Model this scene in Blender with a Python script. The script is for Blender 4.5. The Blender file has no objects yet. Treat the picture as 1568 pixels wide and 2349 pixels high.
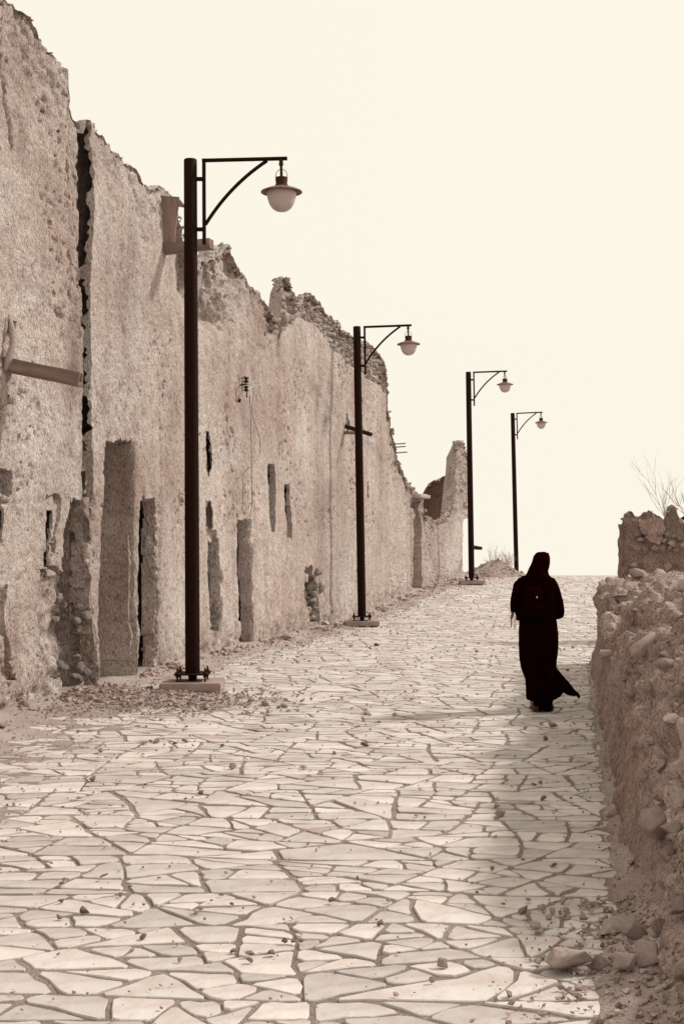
import bpy, bmesh, math, random
import numpy as np
from mathutils import Vector, Matrix, Euler

# ------------------------------------------------------------------ camera, sky, sun, exposure
sc = bpy.context.scene
COL = sc.collection
random.seed(7); RNG = np.random.default_rng(7)
R = math.radians

FPX, CX, HOR, CAMH = 3262.0, 784.0, 1215.0, 1.9      # focal length / centre / horizon of the 1568 x 2349 photograph, eye height
cam_d = bpy.data.cameras.new("camera"); cam = bpy.data.objects.new("camera", cam_d); COL.objects.link(cam)
cam.location = (0, 0, CAMH); cam.rotation_euler = (R(90), 0, 0)
cam_d.sensor_fit = 'VERTICAL'; cam_d.sensor_height = 36.0; cam_d.lens = FPX/2349*36.0
cam_d.shift_y = (HOR-1174.5)/2349
cam_d.clip_start = 0.1; cam_d.clip_end = 8000
sc.camera = cam

SUN_EL, SUN_AZ = R(42), math.atan2(0.30, 0.85)          # high sun beyond the right-hand wall, veiled by haze
world = bpy.data.worlds.new("World"); sc.world = world; world.use_nodes = True
wn, wl = world.node_tree.nodes, world.node_tree.links
wn.clear()
wout = wn.new('ShaderNodeOutputWorld'); wbg = wn.new('ShaderNodeBackground')
tc = wn.new('ShaderNodeTexCoord'); sep = wn.new('ShaderNodeSeparateXYZ'); comb = wn.new('ShaderNodeCombineXYZ')
mx = wn.new('ShaderNodeMath'); mx.operation = 'MAXIMUM'; mx.inputs[1].default_value = 0.12
sky = wn.new('ShaderNodeTexSky'); sky.sky_type = 'NISHITA'; sky.sun_disc = False
sky.sun_elevation = SUN_EL; sky.sun_rotation = math.pi/2 - SUN_AZ
sky.dust_density = 6.0; sky.air_density = 1.0
bw = wn.new('ShaderNodeRGBToBW')
mr = wn.new('ShaderNodeMapRange'); mr.inputs[1].default_value = 0; mr.inputs[2].default_value = 14; mr.inputs[3].default_value = 0.95; mr.inputs[4].default_value = 1.06
mulc = wn.new('ShaderNodeVectorMath'); mulc.operation = 'SCALE'; mulc.inputs[0].default_value = (1.0, 0.945, 0.815)
wl.new(tc.outputs['Generated'], sep.inputs[0])
wl.new(sep.outputs[0], comb.inputs[0]); wl.new(sep.outputs[1], comb.inputs[1])
wl.new(sep.outputs[2], mx.inputs[0]); wl.new(mx.outputs[0], comb.inputs[2])
wl.new(comb.outputs[0], sky.inputs[0]); wl.new(sky.outputs[0], bw.inputs[0]); wl.new(bw.outputs[0], mr.inputs[0])
wl.new(mr.outputs[0], mulc.inputs['Scale']); wl.new(mulc.outputs[0], wbg.inputs[0]); wbg.inputs[1].default_value = 1.0
wl.new(wbg.outputs[0], wout.inputs[0])

sun_d = bpy.data.lights.new("sun", 'SUN'); sun_d.energy = 3.1; sun_d.angle = R(6); sun_d.color = (1.0, 0.955, 0.88)
sun = bpy.data.objects.new("sun", sun_d); COL.objects.link(sun)
sdir = Vector((math.cos(SUN_EL)*math.cos(SUN_AZ), math.cos(SUN_EL)*math.sin(SUN_AZ), math.sin(SUN_EL)))
sun.rotation_euler = sdir.to_track_quat('Z', 'Y').to_euler(); sun.location = (12, 6, 20)

sc.view_settings.view_transform = 'Standard'; sc.view_settings.look = 'None'
sc.view_settings.exposure = 0.0; sc.view_settings.gamma = 1.0
sc.render.film_transparent = False

# ------------------------------------------------------------------ noise and mesh helpers
def _hash(ix, iy, iz, seed):
    h = (ix.astype(np.uint32)*np.uint32(374761393) + iy.astype(np.uint32)*np.uint32(668265263)
         + iz.astype(np.uint32)*np.uint32(2147483647) + np.uint32((seed*974634777 + 12345) & 0xffffffff))
    h = (h ^ (h >> np.uint32(13)))*np.uint32(1274126177)
    h = (h ^ (h >> np.uint32(16)))*np.uint32(2246822519)
    return (h ^ (h >> np.uint32(15))).astype(np.float64)/4294967295.0
def vnoise(p, seed=0):
    p = np.asarray(p, dtype=np.float64); i = np.floor(p).astype(np.int64); f = p-i; f = f*f*f*(f*(f*6-15)+10)
    r = 0
    for dx in (0, 1):
        wx = f[..., 0] if dx else 1-f[..., 0]
        for dy in (0, 1):
            wy = f[..., 1] if dy else 1-f[..., 1]
            for dz in (0, 1):
                wz = f[..., 2] if dz else 1-f[..., 2]
                r = r + wx*wy*wz*_hash(i[..., 0]+dx, i[..., 1]+dy, i[..., 2]+dz, seed)
    return r*2-1
def fbm(p, scale, octs=3, seed=0, gain=.5):
    p = np.asarray(p)*scale; a = 1; s = 0; t = 0
    for k in range(octs):
        s = s + a*vnoise(p+k*17.3, seed+k*31); t += a; a *= gain; p = p*2.03
    return s/t
def worley(p, scale, seed=0):
    p = np.asarray(p)*scale; i = np.floor(p).astype(np.int64)
    d1 = np.full(p.shape[:-1], 9.0); d2 = np.full(p.shape[:-1], 9.0); cid = np.zeros(p.shape[:-1])
    for dx in (-1, 0, 1):
        for dy in (-1, 0, 1):
            for dz in (-1, 0, 1):
                c = i+np.array([dx, dy, dz])
                fx = c[..., 0]+_hash(c[..., 0], c[..., 1], c[..., 2], seed); fy = c[..., 1]+_hash(c[..., 0], c[..., 1], c[..., 2], seed+1)
                fz = c[..., 2]+_hash(c[..., 0], c[..., 1], c[..., 2], seed+2)
                d = np.sqrt((p[..., 0]-fx)**2+(p[..., 1]-fy)**2+(p[..., 2]-fz)**2)
                nd = d < d1
                d2 = np.where(nd, d1, np.minimum(d2, d)); cid = np.where(nd, _hash(c[..., 0], c[..., 1], c[..., 2], seed+3), cid); d1 = np.where(nd, d, d1)
    return d1, d2, cid
def sstep(a, b, x):
    t = np.clip((x-a)/(b-a), 0, 1); return t*t*(3-2*t)

def mesh_raw(name, V, loops, starts, totals, attrs=None, smooth=None):
    me = bpy.data.meshes.new(name)
    V = np.ascontiguousarray(V, dtype=np.float32)
    me.vertices.add(len(V)); me.vertices.foreach_set('co', V.ravel())
    me.loops.add(len(loops)); me.loops.foreach_set('vertex_index', np.asarray(loops, dtype=np.int32))
    me.polygons.add(len(starts)); me.polygons.foreach_set('loop_start', np.asarray(starts, dtype=np.int32))
    try: me.polygons.foreach_set('loop_total', np.asarray(totals, dtype=np.int32))
    except Exception: pass
    me.update(calc_edges=True); me.validate()
    if attrs:
        for k, a in attrs.items():
            at = me.attributes.new(k, 'FLOAT', 'POINT'); at.data.foreach_set('value', np.asarray(a, dtype=np.float32).ravel())
    me.polygons.foreach_set('use_smooth', [smooth is not None]*len(me.polygons))
    if smooth is not None and smooth < 180: me.set_sharp_from_angle(angle=R(smooth))
    return me
def mesh_faces(name, V, F, attrs=None, smooth=None):
    loops = np.array([i for f in F for i in f], dtype=np.int32); tot = np.array([len(f) for f in F], dtype=np.int32)
    return mesh_raw(name, V, loops, np.concatenate([[0], np.cumsum(tot)[:-1]]), tot, attrs, smooth)
def grid_quads(nr, nc, flip=False):
    idx = np.arange(nr*nc).reshape(nr, nc)
    q = np.stack([idx[:-1, :-1], idx[:-1, 1:], idx[1:, 1:], idx[1:, :-1]], -1).reshape(-1, 4)
    return q[:, ::-1] if flip else q
def mesh_grid(name, P, flip=False, attrs=None, smooth=50, keep=None):
    nr, nc = P.shape[:2]; q = grid_quads(nr, nc, flip)
    if keep is not None: q = q[keep]
    return mesh_raw(name, P.reshape(-1, 3), q.ravel(), np.arange(len(q))*4, np.full(len(q), 4), attrs, smooth)

def link(name, me, mat=None, parent=None, loc=None):
    """one mesh object; vertices come in parent space"""
    o = bpy.data.objects.new(name, me); COL.objects.link(o)
    if mat is not None and not me.materials: me.materials.append(mat)
    if parent is not None: o.parent = parent
    if loc is not None: o.location = loc
    return o
def tag(o, label=None, cat=None, group=None, kind=None):
    if label: o['label'] = label
    if cat: o['category'] = cat
    if group: o['group'] = group
    if kind: o['kind'] = kind
    return o
def empty(name, loc=(0, 0, 0), label=None, cat=None, group=None):
    o = bpy.data.objects.new(name, None); COL.objects.link(o); o.location = loc; o.empty_display_size = .2
    return tag(o, label, cat, group)
def bm_mesh(name, bm, smooth=None):
    me = bpy.data.meshes.new(name); bm.to_mesh(me); bm.free()
    if smooth is not None:
        me.polygons.foreach_set('use_smooth', [True]*len(me.polygons))
        if smooth < 180: me.set_sharp_from_angle(angle=R(smooth))
    return me

class MB:
    """collects tubes, boxes and lathes into one mesh"""
    def __init__(s): s.V = []; s.F = []
    def add(s, V, F):
        n = len(s.V); s.V.extend([tuple(v) for v in V]); s.F.extend([tuple(i+n for i in f) for f in F])
    def box(s, c, d, rot=None):
        V = []
        for z in (-1, 1):
            for x, y in ((-1, -1), (1, -1), (1, 1), (-1, 1)):
                v = Vector((x*d[0]/2, y*d[1]/2, z*d[2]/2))
                if rot is not None: v = rot @ v
                V.append(Vector(c)+v)
        s.add(V, [(3, 2, 1, 0), (4, 5, 6, 7), (0, 1, 5, 4), (1, 2, 6, 5), (2, 3, 7, 6), (3, 0, 4, 7)])
    def tube(s, pts, rad, n=12, cap=True):
        pts = [Vector(p) for p in pts]
        if not hasattr(rad, '__len__'): rad = [rad]*len(pts)
        t0 = (pts[1]-pts[0]).normalized(); a = Vector((0, 0, 1)) if abs(t0.z) < .9 else Vector((1, 0, 0))
        u = t0.cross(a).normalized(); V = []; F = []
        for i, p in enumerate(pts):
            t = (pts[min(i+1, len(pts)-1)]-pts[max(i-1, 0)]).normalized()
            u = (u-t*u.dot(t)).normalized(); w = t.cross(u)
            r = rad[i]; rx, ry = (r if hasattr(r, '__len__') else (r, r))
            for k in range(n):
                an = 2*math.pi*k/n; V.append(p+u*math.cos(an)*rx+w*math.sin(an)*ry)
        for i in range(len(pts)-1):
            for k in range(n):
                F.append((i*n+k, i*n+(k+1) % n, (i+1)*n+(k+1) % n, (i+1)*n+k))
        if cap:
            F.append(tuple(range(n-1, -1, -1))); F.append(tuple((len(pts)-1)*n+k for k in range(n)))
        s.add(V, F)
    def lathe(s, prof, c=(0, 0, 0), n=24):
        V = []; F = []; c = Vector(c)
        for r, z in prof:
            for k in range(n):
                an = 2*math.pi*k/n; V.append(c+Vector((r*math.cos(an), r*math.sin(an), z)))
        m = len(prof)
        for i in range(m-1):
            for k in range(n): F.append((i*n+k, i*n+(k+1) % n, (i+1)*n+(k+1) % n, (i+1)*n+k))
        F.append(tuple(range(n-1, -1, -1))); F.append(tuple((m-1)*n+k for k in range(n)))
        s.add(V, F)
    def mesh(s, name, smooth=40): return mesh_faces(name, np.array([tuple(v) for v in s.V]), s.F, None, smooth)
    def build(s, name, mat, parent=None, smooth=40): return link(name, s.mesh(name, smooth), mat, parent)

def px(x, y, Y):                       # the point seen at (x, y) of the photograph at distance Y
    return Vector(((x-CX)/FPX*Y, Y, CAMH-(y-HOR)/FPX*Y))

# ------------------------------------------------------------------ materials
def mat_new(name):
    m = bpy.data.materials.new(name); m.use_nodes = True; nt = m.node_tree
    return m, nt.nodes, nt.links, nt.nodes['Principled BSDF']
def N(n, t, **kw):
    o = n.new(t)
    for k, v in kw.items(): setattr(o, k, v)
    return o
def noise_n(n, l, co, scale, detail=4, rough=.55):
    t = N(n, 'ShaderNodeTexNoise'); t.inputs['Scale'].default_value = scale; t.inputs['Detail'].default_value = detail; t.inputs['Roughness'].default_value = rough
    l.new(co, t.inputs['Vector']); return t
def ramp(n, l, fac, stops):
    r = N(n, 'ShaderNodeValToRGB'); cr = r.color_ramp
    while len(cr.elements) < len(stops): cr.elements.new(.5)
    for e, (p, c) in zip(cr.elements, stops): e.position = p; e.color = (c[0], c[1], c[2], 1)
    l.new(fac, r.inputs[0]); return r
def mixc(n, l, fac, a, b, mode='MIX'):
    m = N(n, 'ShaderNodeMix', data_type='RGBA', blend_type=mode)
    if isinstance(fac, float): m.inputs[0].default_value = fac
    else: l.new(fac, m.inputs[0])
    for s, v in ((6, a), (7, b)):
        if isinstance(v, tuple): m.inputs[s].default_value = (*v, 1)
        else: l.new(v, m.inputs[s])
    return m.outputs[2]
def mathn(n, l, op, a, b):
    m = N(n, 'ShaderNodeMath', operation=op)
    for i, v in ((0, a), (1, b)):
        if isinstance(v, (float, int)): m.inputs[i].default_value = v
        else: l.new(v, m.inputs[i])
    return m.outputs[0]
def sep_tone(l):                       # the print's brown toning: darker things are redder
    return (l, l*float(np.interp(l, [0, .2, .4, .6], [.43, .655, .77, .935])), l*float(np.interp(l, [0, .2, .4, .6], [.37, .565, .70, .89])))

def mat_mud(name, base, contrast=1.0, bump=1.0, scale=1.0, grit=.9, streak=.6):
    m, n, l, p = mat_new(name); tcn = N(n, 'ShaderNodeTexCoord'); co = tcn.outputs['Object']
    n1 = noise_n(n, l, co, .55*scale, 6, .62); n2 = noise_n(n, l, co, 5*scale, 5, .6); mp = N(n, 'ShaderNodeMapping'); mp.inputs['Scale'].default_value = (1, 1, .62); l.new(co, mp.inputs[0]); cz = mp.outputs[0]
    n3 = noise_n(n, l, cz, 40*scale, 3, .66); n4 = noise_n(n, l, cz, 110*scale, 2, .6)
    mp2 = N(n, 'ShaderNodeMapping'); mp2.inputs['Scale'].default_value = (3.2, 3.2, .16); l.new(co, mp2.inputs[0]); n5 = noise_n(n, l, mp2.outputs[0], 1.0*scale, 4, .6)
    c5 = ramp(n, l, n5.outputs[0], [(.32, (.80, .77, .75)), (.5, (1, 1, 1)), (.72, (1.10, 1.10, 1.10))])
    c1 = ramp(n, l, n1.outputs[0], [(.30, sep_tone(base*(1-.26*contrast))), (.52, sep_tone(base)), (.72, sep_tone(base*(1+.16*contrast)))])
    c2 = ramp(n, l, n2.outputs[0], [(.30, (.72, .68, .66)), (.5, (1, 1, 1)), (.75, (1.12, 1.12, 1.12))])
    c3 = ramp(n, l, n3.outputs[0], [(.31, (.28, .20, .17)), (.42, (.86, .83, .80)), (.55, (1.05, 1.05, 1.04)), (.70, (1.42, 1.43, 1.43))])
    c4 = ramp(n, l, n4.outputs[0], [(.32, (.68, .63, .60)), (.46, (1, 1, 1)), (.72, (1.2, 1.2, 1.2))])
    a = mixc(n, l, .75*contrast if contrast < 1.3 else 1.0, c1.outputs[0], c2.outputs[0], 'MULTIPLY')
    a = mixc(n, l, grit, a, c3.outputs[0], 'MULTIPLY'); a = mixc(n, l, grit, a, c4.outputs[0], 'MULTIPLY'); a = mixc(n, l, streak, a, c5.outputs[0], 'MULTIPLY')
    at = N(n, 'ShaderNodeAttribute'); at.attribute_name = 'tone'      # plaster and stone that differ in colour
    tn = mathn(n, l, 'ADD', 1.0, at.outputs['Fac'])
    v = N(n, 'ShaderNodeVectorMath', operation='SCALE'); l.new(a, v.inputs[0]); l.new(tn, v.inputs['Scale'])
    l.new(v.outputs[0], p.inputs['Base Color'])
    p.inputs['Roughness'].default_value = .95; p.inputs['Specular IOR Level'].default_value = .12
    h = mathn(n, l, 'ADD', mathn(n, l, 'MULTIPLY', n2.outputs[0], .30), mathn(n, l, 'ADD', mathn(n, l, 'MULTIPLY', n3.outputs[0], .55), mathn(n, l, 'MULTIPLY', n4.outputs[0], .22)))
    b = N(n, 'ShaderNodeBump'); b.inputs['Strength'].default_value = bump; b.inputs['Distance'].default_value = .06
    l.new(h, b.inputs['Height']); l.new(b.outputs[0], p.inputs['Normal'])
    return m
def mat_stone(name, base, var=.25, bump=.5, scale=1.0, island=True, rough=.75):
    m, n, l, p = mat_new(name); tcn = N(n, 'ShaderNodeTexCoord'); co = tcn.outputs['Object']
    n1 = noise_n(n, l, co, 2.2*scale, 5, .6); n2 = noise_n(n, l, co, 14*scale, 5, .65); n3 = noise_n(n, l, co, 70*scale, 3, .6)
    c1 = ramp(n, l, n1.outputs[0], [(.28, sep_tone(base*.76)), (.5, sep_tone(base)), (.7, sep_tone(base*1.10))])
    c2 = ramp(n, l, n2.outputs[0], [(.25, (.72, .68, .65)), (.42, (.97, .96, .96)), (.7, (1.04, 1.04, 1.04))])
    a = mixc(n, l, .8, c1.outputs[0], c2.outputs[0], 'MULTIPLY')
    geo = N(n, 'ShaderNodeNewGeometry'); oi = N(n, 'ShaderNodeObjectInfo')
    rnd = mathn(n, l, 'FRACT', mathn(n, l, 'ADD', geo.outputs['Random Per Island'], oi.outputs['Random']), 0.0)
    rv = mathn(n, l, 'ADD', 1-var*.6, mathn(n, l, 'MULTIPLY', rnd, var))
    v = N(n, 'ShaderNodeVectorMath', operation='SCALE'); l.new(a, v.inputs[0]); l.new(rv, v.inputs['Scale'])
    l.new(v.outputs[0], p.inputs['Base Color']); p.inputs['Roughness'].default_value = rough; p.inputs['Specular IOR Level'].default_value = .2
    h = mathn(n, l, 'ADD', mathn(n, l, 'MULTIPLY', n2.outputs[0], .5), mathn(n, l, 'MULTIPLY', n3.outputs[0], .25))
    b = N(n, 'ShaderNodeBump'); b.inputs['Strength'].default_value = bump; b.inputs['Distance'].default_value = .03
    l.new(h, b.inputs['Height']); l.new(b.outputs[0], p.inputs['Normal'])
    return m
def mat_plain(name, col, rough=.5, spec=.3, var=.25, bump=.1, scale=20, stretch=(1, 1, 1)):
    m, n, l, p = mat_new(name); tcn = N(n, 'ShaderNodeTexCoord'); mp = N(n, 'ShaderNodeMapping'); mp.inputs['Scale'].default_value = stretch
    l.new(tcn.outputs['Object'], mp.inputs[0]); nn = noise_n(n, l, mp.outputs[0], scale, 5, .6)
    c = ramp(n, l, nn.outputs[0], [(.3, tuple(x*(1-var) for x in col)), (.7, tuple(x*(1+var) for x in col))])
    l.new(c.outputs[0], p.inputs['Base Color']); p.inputs['Roughness'].default_value = rough; p.inputs['Specular IOR Level'].default_value = spec
    b = N(n, 'ShaderNodeBump'); b.inputs['Strength'].default_value = bump; b.inputs['Distance'].default_value = .01
    l.new(nn.outputs[0], b.inputs['Height']); l.new(b.outputs[0], p.inputs['Normal'])
    return m

M_WALL = mat_mud('mud_plaster', .51)
M_WALL2 = mat_mud('mud_plaster_far', .51, .9)
M_BANK = mat_mud('earth_rubble', .41, 1.2, 1.0, 1.2)
M_RUIN = mat_mud('ruin_earth', .36, 1.1)
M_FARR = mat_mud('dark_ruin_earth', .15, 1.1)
M_DIRT = mat_mud('street_dirt', .47, .7, .7, 1.6, .5, .0)
M_FLAG = mat_stone('pale_flagstone', .56, .34, .3, 1.0)
M_ROCK = mat_stone('rubble_rock', .43, .45, .7, 1.5)
M_ROCKD = mat_stone('dark_pebble', .30, .5, .7, 3.0)
M_RUBBLE = mat_stone('crest_rubble', .37, .5, .8, 1.5)
M_TERR = mat_mud('hill_ground', .34, .8, .5, .3)
M_POLE = mat_plain('brown_painted_steel', (.016, .0042, .0025), .7, .08, .3, .15, 30)
M_METAL = mat_plain('rusty_lamp_metal', (.045, .016, .010), .7, .12, .35, .2, 40)
M_SHADE = mat_plain('lamp_shade_metal', (.16, .09, .07), .6, .3, .25, .1, 30)
M_GLOBE = mat_plain('frosted_globe', (.50, .415, .40), .4, .3, .04, .02, 10)
M_CONC = mat_stone('concrete', .36, .1, .6, 2)
M_WOOD = mat_plain('weathered_wood', (.22, .155, .135), .9, .1, .45, .6, 9, (1, 1, .12))
M_WOODX = mat_plain('weathered_plank', (.21, .148, .13), .9, .1, .45, .6, 9, (.12, 1, 1))
M_DARKW = mat_plain('black_metal', (.02, .008, .006), .6, .2)
M_WIRE = mat_plain('old_wire', (.16, .10, .08), .7, .2)
M_ROBE = mat_plain('black_cloth', (.0065, .0007, .0005), 1.0, .0, .35, .3, 14)
M_SCARF = mat_plain('black_scarf', (.0075, .0009, .0006), 1.0, .0, .35, .3, 14)
M_BAG = mat_plain('black_bag_cloth', (.0062, .0007, .0005), 1.0, .0, .35, .3, 40)
M_SKIN = mat_plain('skin', (.22, .12, .09), .6, .3)
M_SHOE = mat_plain('shoe_leather', (.05, .02, .014), .6, .3)
M_TWIG = mat_plain('dry_twig', (.30, .20, .155), .9, .1)
M_PALE = mat_mud('pale_plaster', .47, .6, .6, 2.0, .5)
M_WHITE = mat_plain('white_tag', (.7, .65, .55), .6)
mg, _n, _l, _p = mat_new('clear_bottle')
_p.inputs['Base Color'].default_value = (.92, .86, .80, 1); _p.inputs['Roughness'].default_value = .08; _p.inputs['Transmission Weight'].default_value = .92; _p.inputs['IOR'].default_value = 1.15
_nn = noise_n(_n, _l, N(_n, 'ShaderNodeTexCoord').outputs['Object'], 30); _b = N(_n, 'ShaderNodeBump'); _b.inputs['Strength'].default_value = .1; _l.new(_nn.outputs[0], _b.inputs['Height']); _l.new(_b.outputs[0], _p.inputs['Normal'])
M_BOTTLE = mg

# ------------------------------------------------------------------ layout of the street
_zy = np.array([-60, 3, 16, 20, 24, 29, 33, 37, 41, 45, 47.5, 50, 53, 60, 80, 140, 4000.])
_zz = np.array([.0, 0, .03, .0, -.05, -.10, -.04, .14, .30, .37, .365, .28, .10, -.40, -2.0, -7.5, -320.])
_dy = np.arange(-60, 220, .25); _dz = np.interp(_dy, _zy, _zz)
_k = np.hanning(15); _k /= _k.sum(); _ds = np.convolve(np.pad(_dz, 7, mode='edge'), _k, mode='valid')
def zs(Y):
    Y = np.asarray(Y, dtype=float)
    return np.where(Y < 215, np.interp(Y, _dy, _ds), np.interp(Y, _zy, _zz))

class Path:
    def __init__(s, pts):
        P = np.array(pts, dtype=float)
        s.raw = P; s.u = np.concatenate([[0], np.cumsum(np.linalg.norm(np.diff(P, axis=0), axis=1))])
        uu = np.arange(0, s.u[-1]+.05, .05); X = np.interp(uu, s.u, P[:, 0]); Y = np.interp(uu, s.u, P[:, 1])
        k = np.hanning(31); k /= k.sum()
        def sm(a):
            pad = 15; l = a[0]-(a[pad:0:-1]-a[0]); r = a[-1]-(a[-2:-pad-2:-1]-a[-1])
            return np.convolve(np.concatenate([l, a, r]), k, mode='valid')
        s.uu = uu; s.X = sm(X); s.Y = sm(Y); s.L = s.u[-1]
        s.tx = np.gradient(s.X, uu); s.ty = np.gradient(s.Y, uu); q = np.hypot(s.tx, s.ty); s.tx /= q; s.ty /= q
        s.px = CX+FPX*s.X/np.maximum(s.Y, .5)
    def at(s, u): return np.interp(u, s.uu, s.X), np.interp(u, s.uu, s.Y)
    def tan(s, u): return np.interp(u, s.uu, s.tx), np.interp(u, s.uu, s.ty)
    def u_of_px(s, x): return np.interp(x, s.px, s.uu)
def W(x, Y): return ((x-CX)/FPX*Y, Y)
LEFT = Path([(-3.60, 5.0), (-3.5, 11.5), W(0, 14.0), W(130, 15.3), W(225, 16.6), W(320, 18.0), W(400, 19.4), W(480, 21.2), W(600, 24), W(740, 28.2), W(860, 33.2), W(940, 37.5), W(975, 39.5), W(1078, 44.8)])
RIGHT = Path([(1.12, 4.0), (1.43, 6.3), (1.58, 7.5), (1.80, 9.05), (2.32, 12.27), (2.92, 16.1), (3.42, 19.1), (3.62, 20.2)])
def XL(Y): return np.interp(Y, LEFT.Y, LEFT.X)
def XR(Y):
    Y = np.asarray(Y, dtype=float)
    return np.where(Y < 20.2, np.interp(Y, RIGHT.Y, RIGHT.X), 3.62+(Y-20.2)*.20)
def wall_pt(x, y, off=0.0):
    u = LEFT.u_of_px(x); X, Y = LEFT.at(u); tx, ty = LEFT.tan(u)
    z = CAMH-(y-HOR)/FPX*Y
    return Vector((float(X+ty*off), float(Y-tx*off), float(z)))

def dirt(X, Y, fine=True):
    """thickness of loose earth over the paving"""
    P = np.stack([X, Y, np.zeros_like(X)], -1)
    nz = fbm(P, 1.3, 3, 5); dL = X-XL(Y); dR = XR(Y)-X
    bL = np.interp(Y, [3, 8.5, 9.5, 12.7, 14.2, 15.2, 16.2, 18, 25, 40, 46, 60], [.5, .6, 1.15, 1.25, 1.9, 2.0, .8, .35, .25, .35, .9, 1.5])
    bR = np.interp(Y, [3, 4.5, 5.6, 6.6, 7.5, 10, 20, 21, 60], [.20, .30, .30, .20, .02, -.04, .0, -.5, -.6])
    T = .0085*sstep(-.9, .7, bL-dL+nz*.8)*(1+1.7*fbm(P, 3.2, 4, 6, .6))+(.085-.05*np.exp(-((Y-17.2)/.8)**2))*np.exp(-np.maximum(dL, 0)/.20)
    T = T+.045*sstep(-.08, .18, bR-dR+nz*.16)+.07*np.exp(-np.maximum(dR, 0)/.06)*(Y < 20.5)
    T = T+.006*np.maximum(0, fbm(P, .45, 2, 9)-.2)/.4
    # stony fan that has spilled out of the doorway
    T = T+.07*np.exp(-(((X+2.25)/.75)**2+((Y-15.75)/.5)**2))
    if fine: T = T+(.006+.05*np.clip(T, 0, .3))*fbm(P, 9, 3, 21)+.10*np.clip(T, 0, .12)*fbm(P, 28, 2, 22)
    return T

# ---- terrain sheet to the horizon
def build_terrain():
    a = np.concatenate([-np.geomspace(3500, 20, 26), np.linspace(-16, 16, 17), np.geomspace(20, 3500, 26)])
    b = np.concatenate([-np.geomspace(3000, 70, 16), np.linspace(-60, 96, 40), np.geomspace(100, 3900, 26)])
    X, Y = np.meshgrid(a, b)
    Z = zs(np.maximum(Y, -60))-.10
    side = np.maximum(0, np.abs(X-3)-14); Z = Z-side*.07
    Z = Z-np.maximum(0, -60-Y)*.05+fbm(np.stack([X, Y, 0*X], -1), .02, 3, 3)*np.minimum(4, side*.05)
    me = mesh_grid('ground', np.stack([X, Y, Z], -1), False, {'tone': np.zeros(X.size)}, 180)
    tag(link('ground', me, M_TERR), kind='structure')
build_terrain()

# ---- the street bed with drifted dirt
def build_street():
    ys = [3.0]
    while ys[-1] < 58: ys.append(ys[-1]+max(.04, ys[-1]*.0032))
    ys = np.array([-4, -2, 0, 1.5, 2.4]+ys); xs = np.concatenate([[-5.2], np.arange(-4.3, 10.4, .05), [12, 14]])
    X, Y = np.meshgrid(xs, ys)
    Z = zs(Y)-.003+dirt(X, Y)
    tone = -.36+.30*sstep(.003, .016, dirt(X, Y, False))+.12*fbm(np.stack([X, Y, 0*X], -1), 2.0, 3, 61)
    me = mesh_grid('street', np.stack([X, Y, Z], -1), False, {'tone': tone}, 180)
    return tag(link('street', me, M_DIRT), kind='structure')
street = build_street()

# ---- crazy paving: irregular flagstones
def clip(poly, nx, ny, d):              # keep the side  nx*x + ny*y <= d
    out = []
    for i in range(len(poly)):
        a, b = poly[i], poly[(i+1) % len(poly)]
        da, db = a[0]*nx+a[1]*ny-d, b[0]*nx+b[1]*ny-d
        if da <= 0: out.append(a)
        if (da < 0 < db) or (db < 0 < da):
            t = da/(da-db); out.append((a[0]+(b[0]-a[0])*t, a[1]+(b[1]-a[1])*t))
    return out
def area(p): return .5*sum(p[i][0]*p[(i+1) % len(p)][1]-p[(i+1) % len(p)][0]*p[i][1] for i in range(len(p)))
STR = 1.4
def split(p, rnd, out):
    A = area(p)
    if A < .09*math.exp(rnd.gauss(0, .65)) or A < .03:
        if A > .002: out.append(p)
        return
    P = np.array(p); c = P.mean(0); w, v = np.linalg.eigh(np.cov((P-c).T)); ax = v[:, 1]
    an = math.atan2(ax[1], ax[0])+rnd.gauss(0, .36); nx, ny = math.cos(an), math.sin(an)
    pr = P @ np.array([nx, ny]); lo, hi = pr.min(), pr.max(); d = lo+(hi-lo)*rnd.uniform(.34, .66)
    split(clip(p, nx, ny, d), rnd, out); split(clip(p, -nx, -ny, -d), rnd, out)
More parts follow.
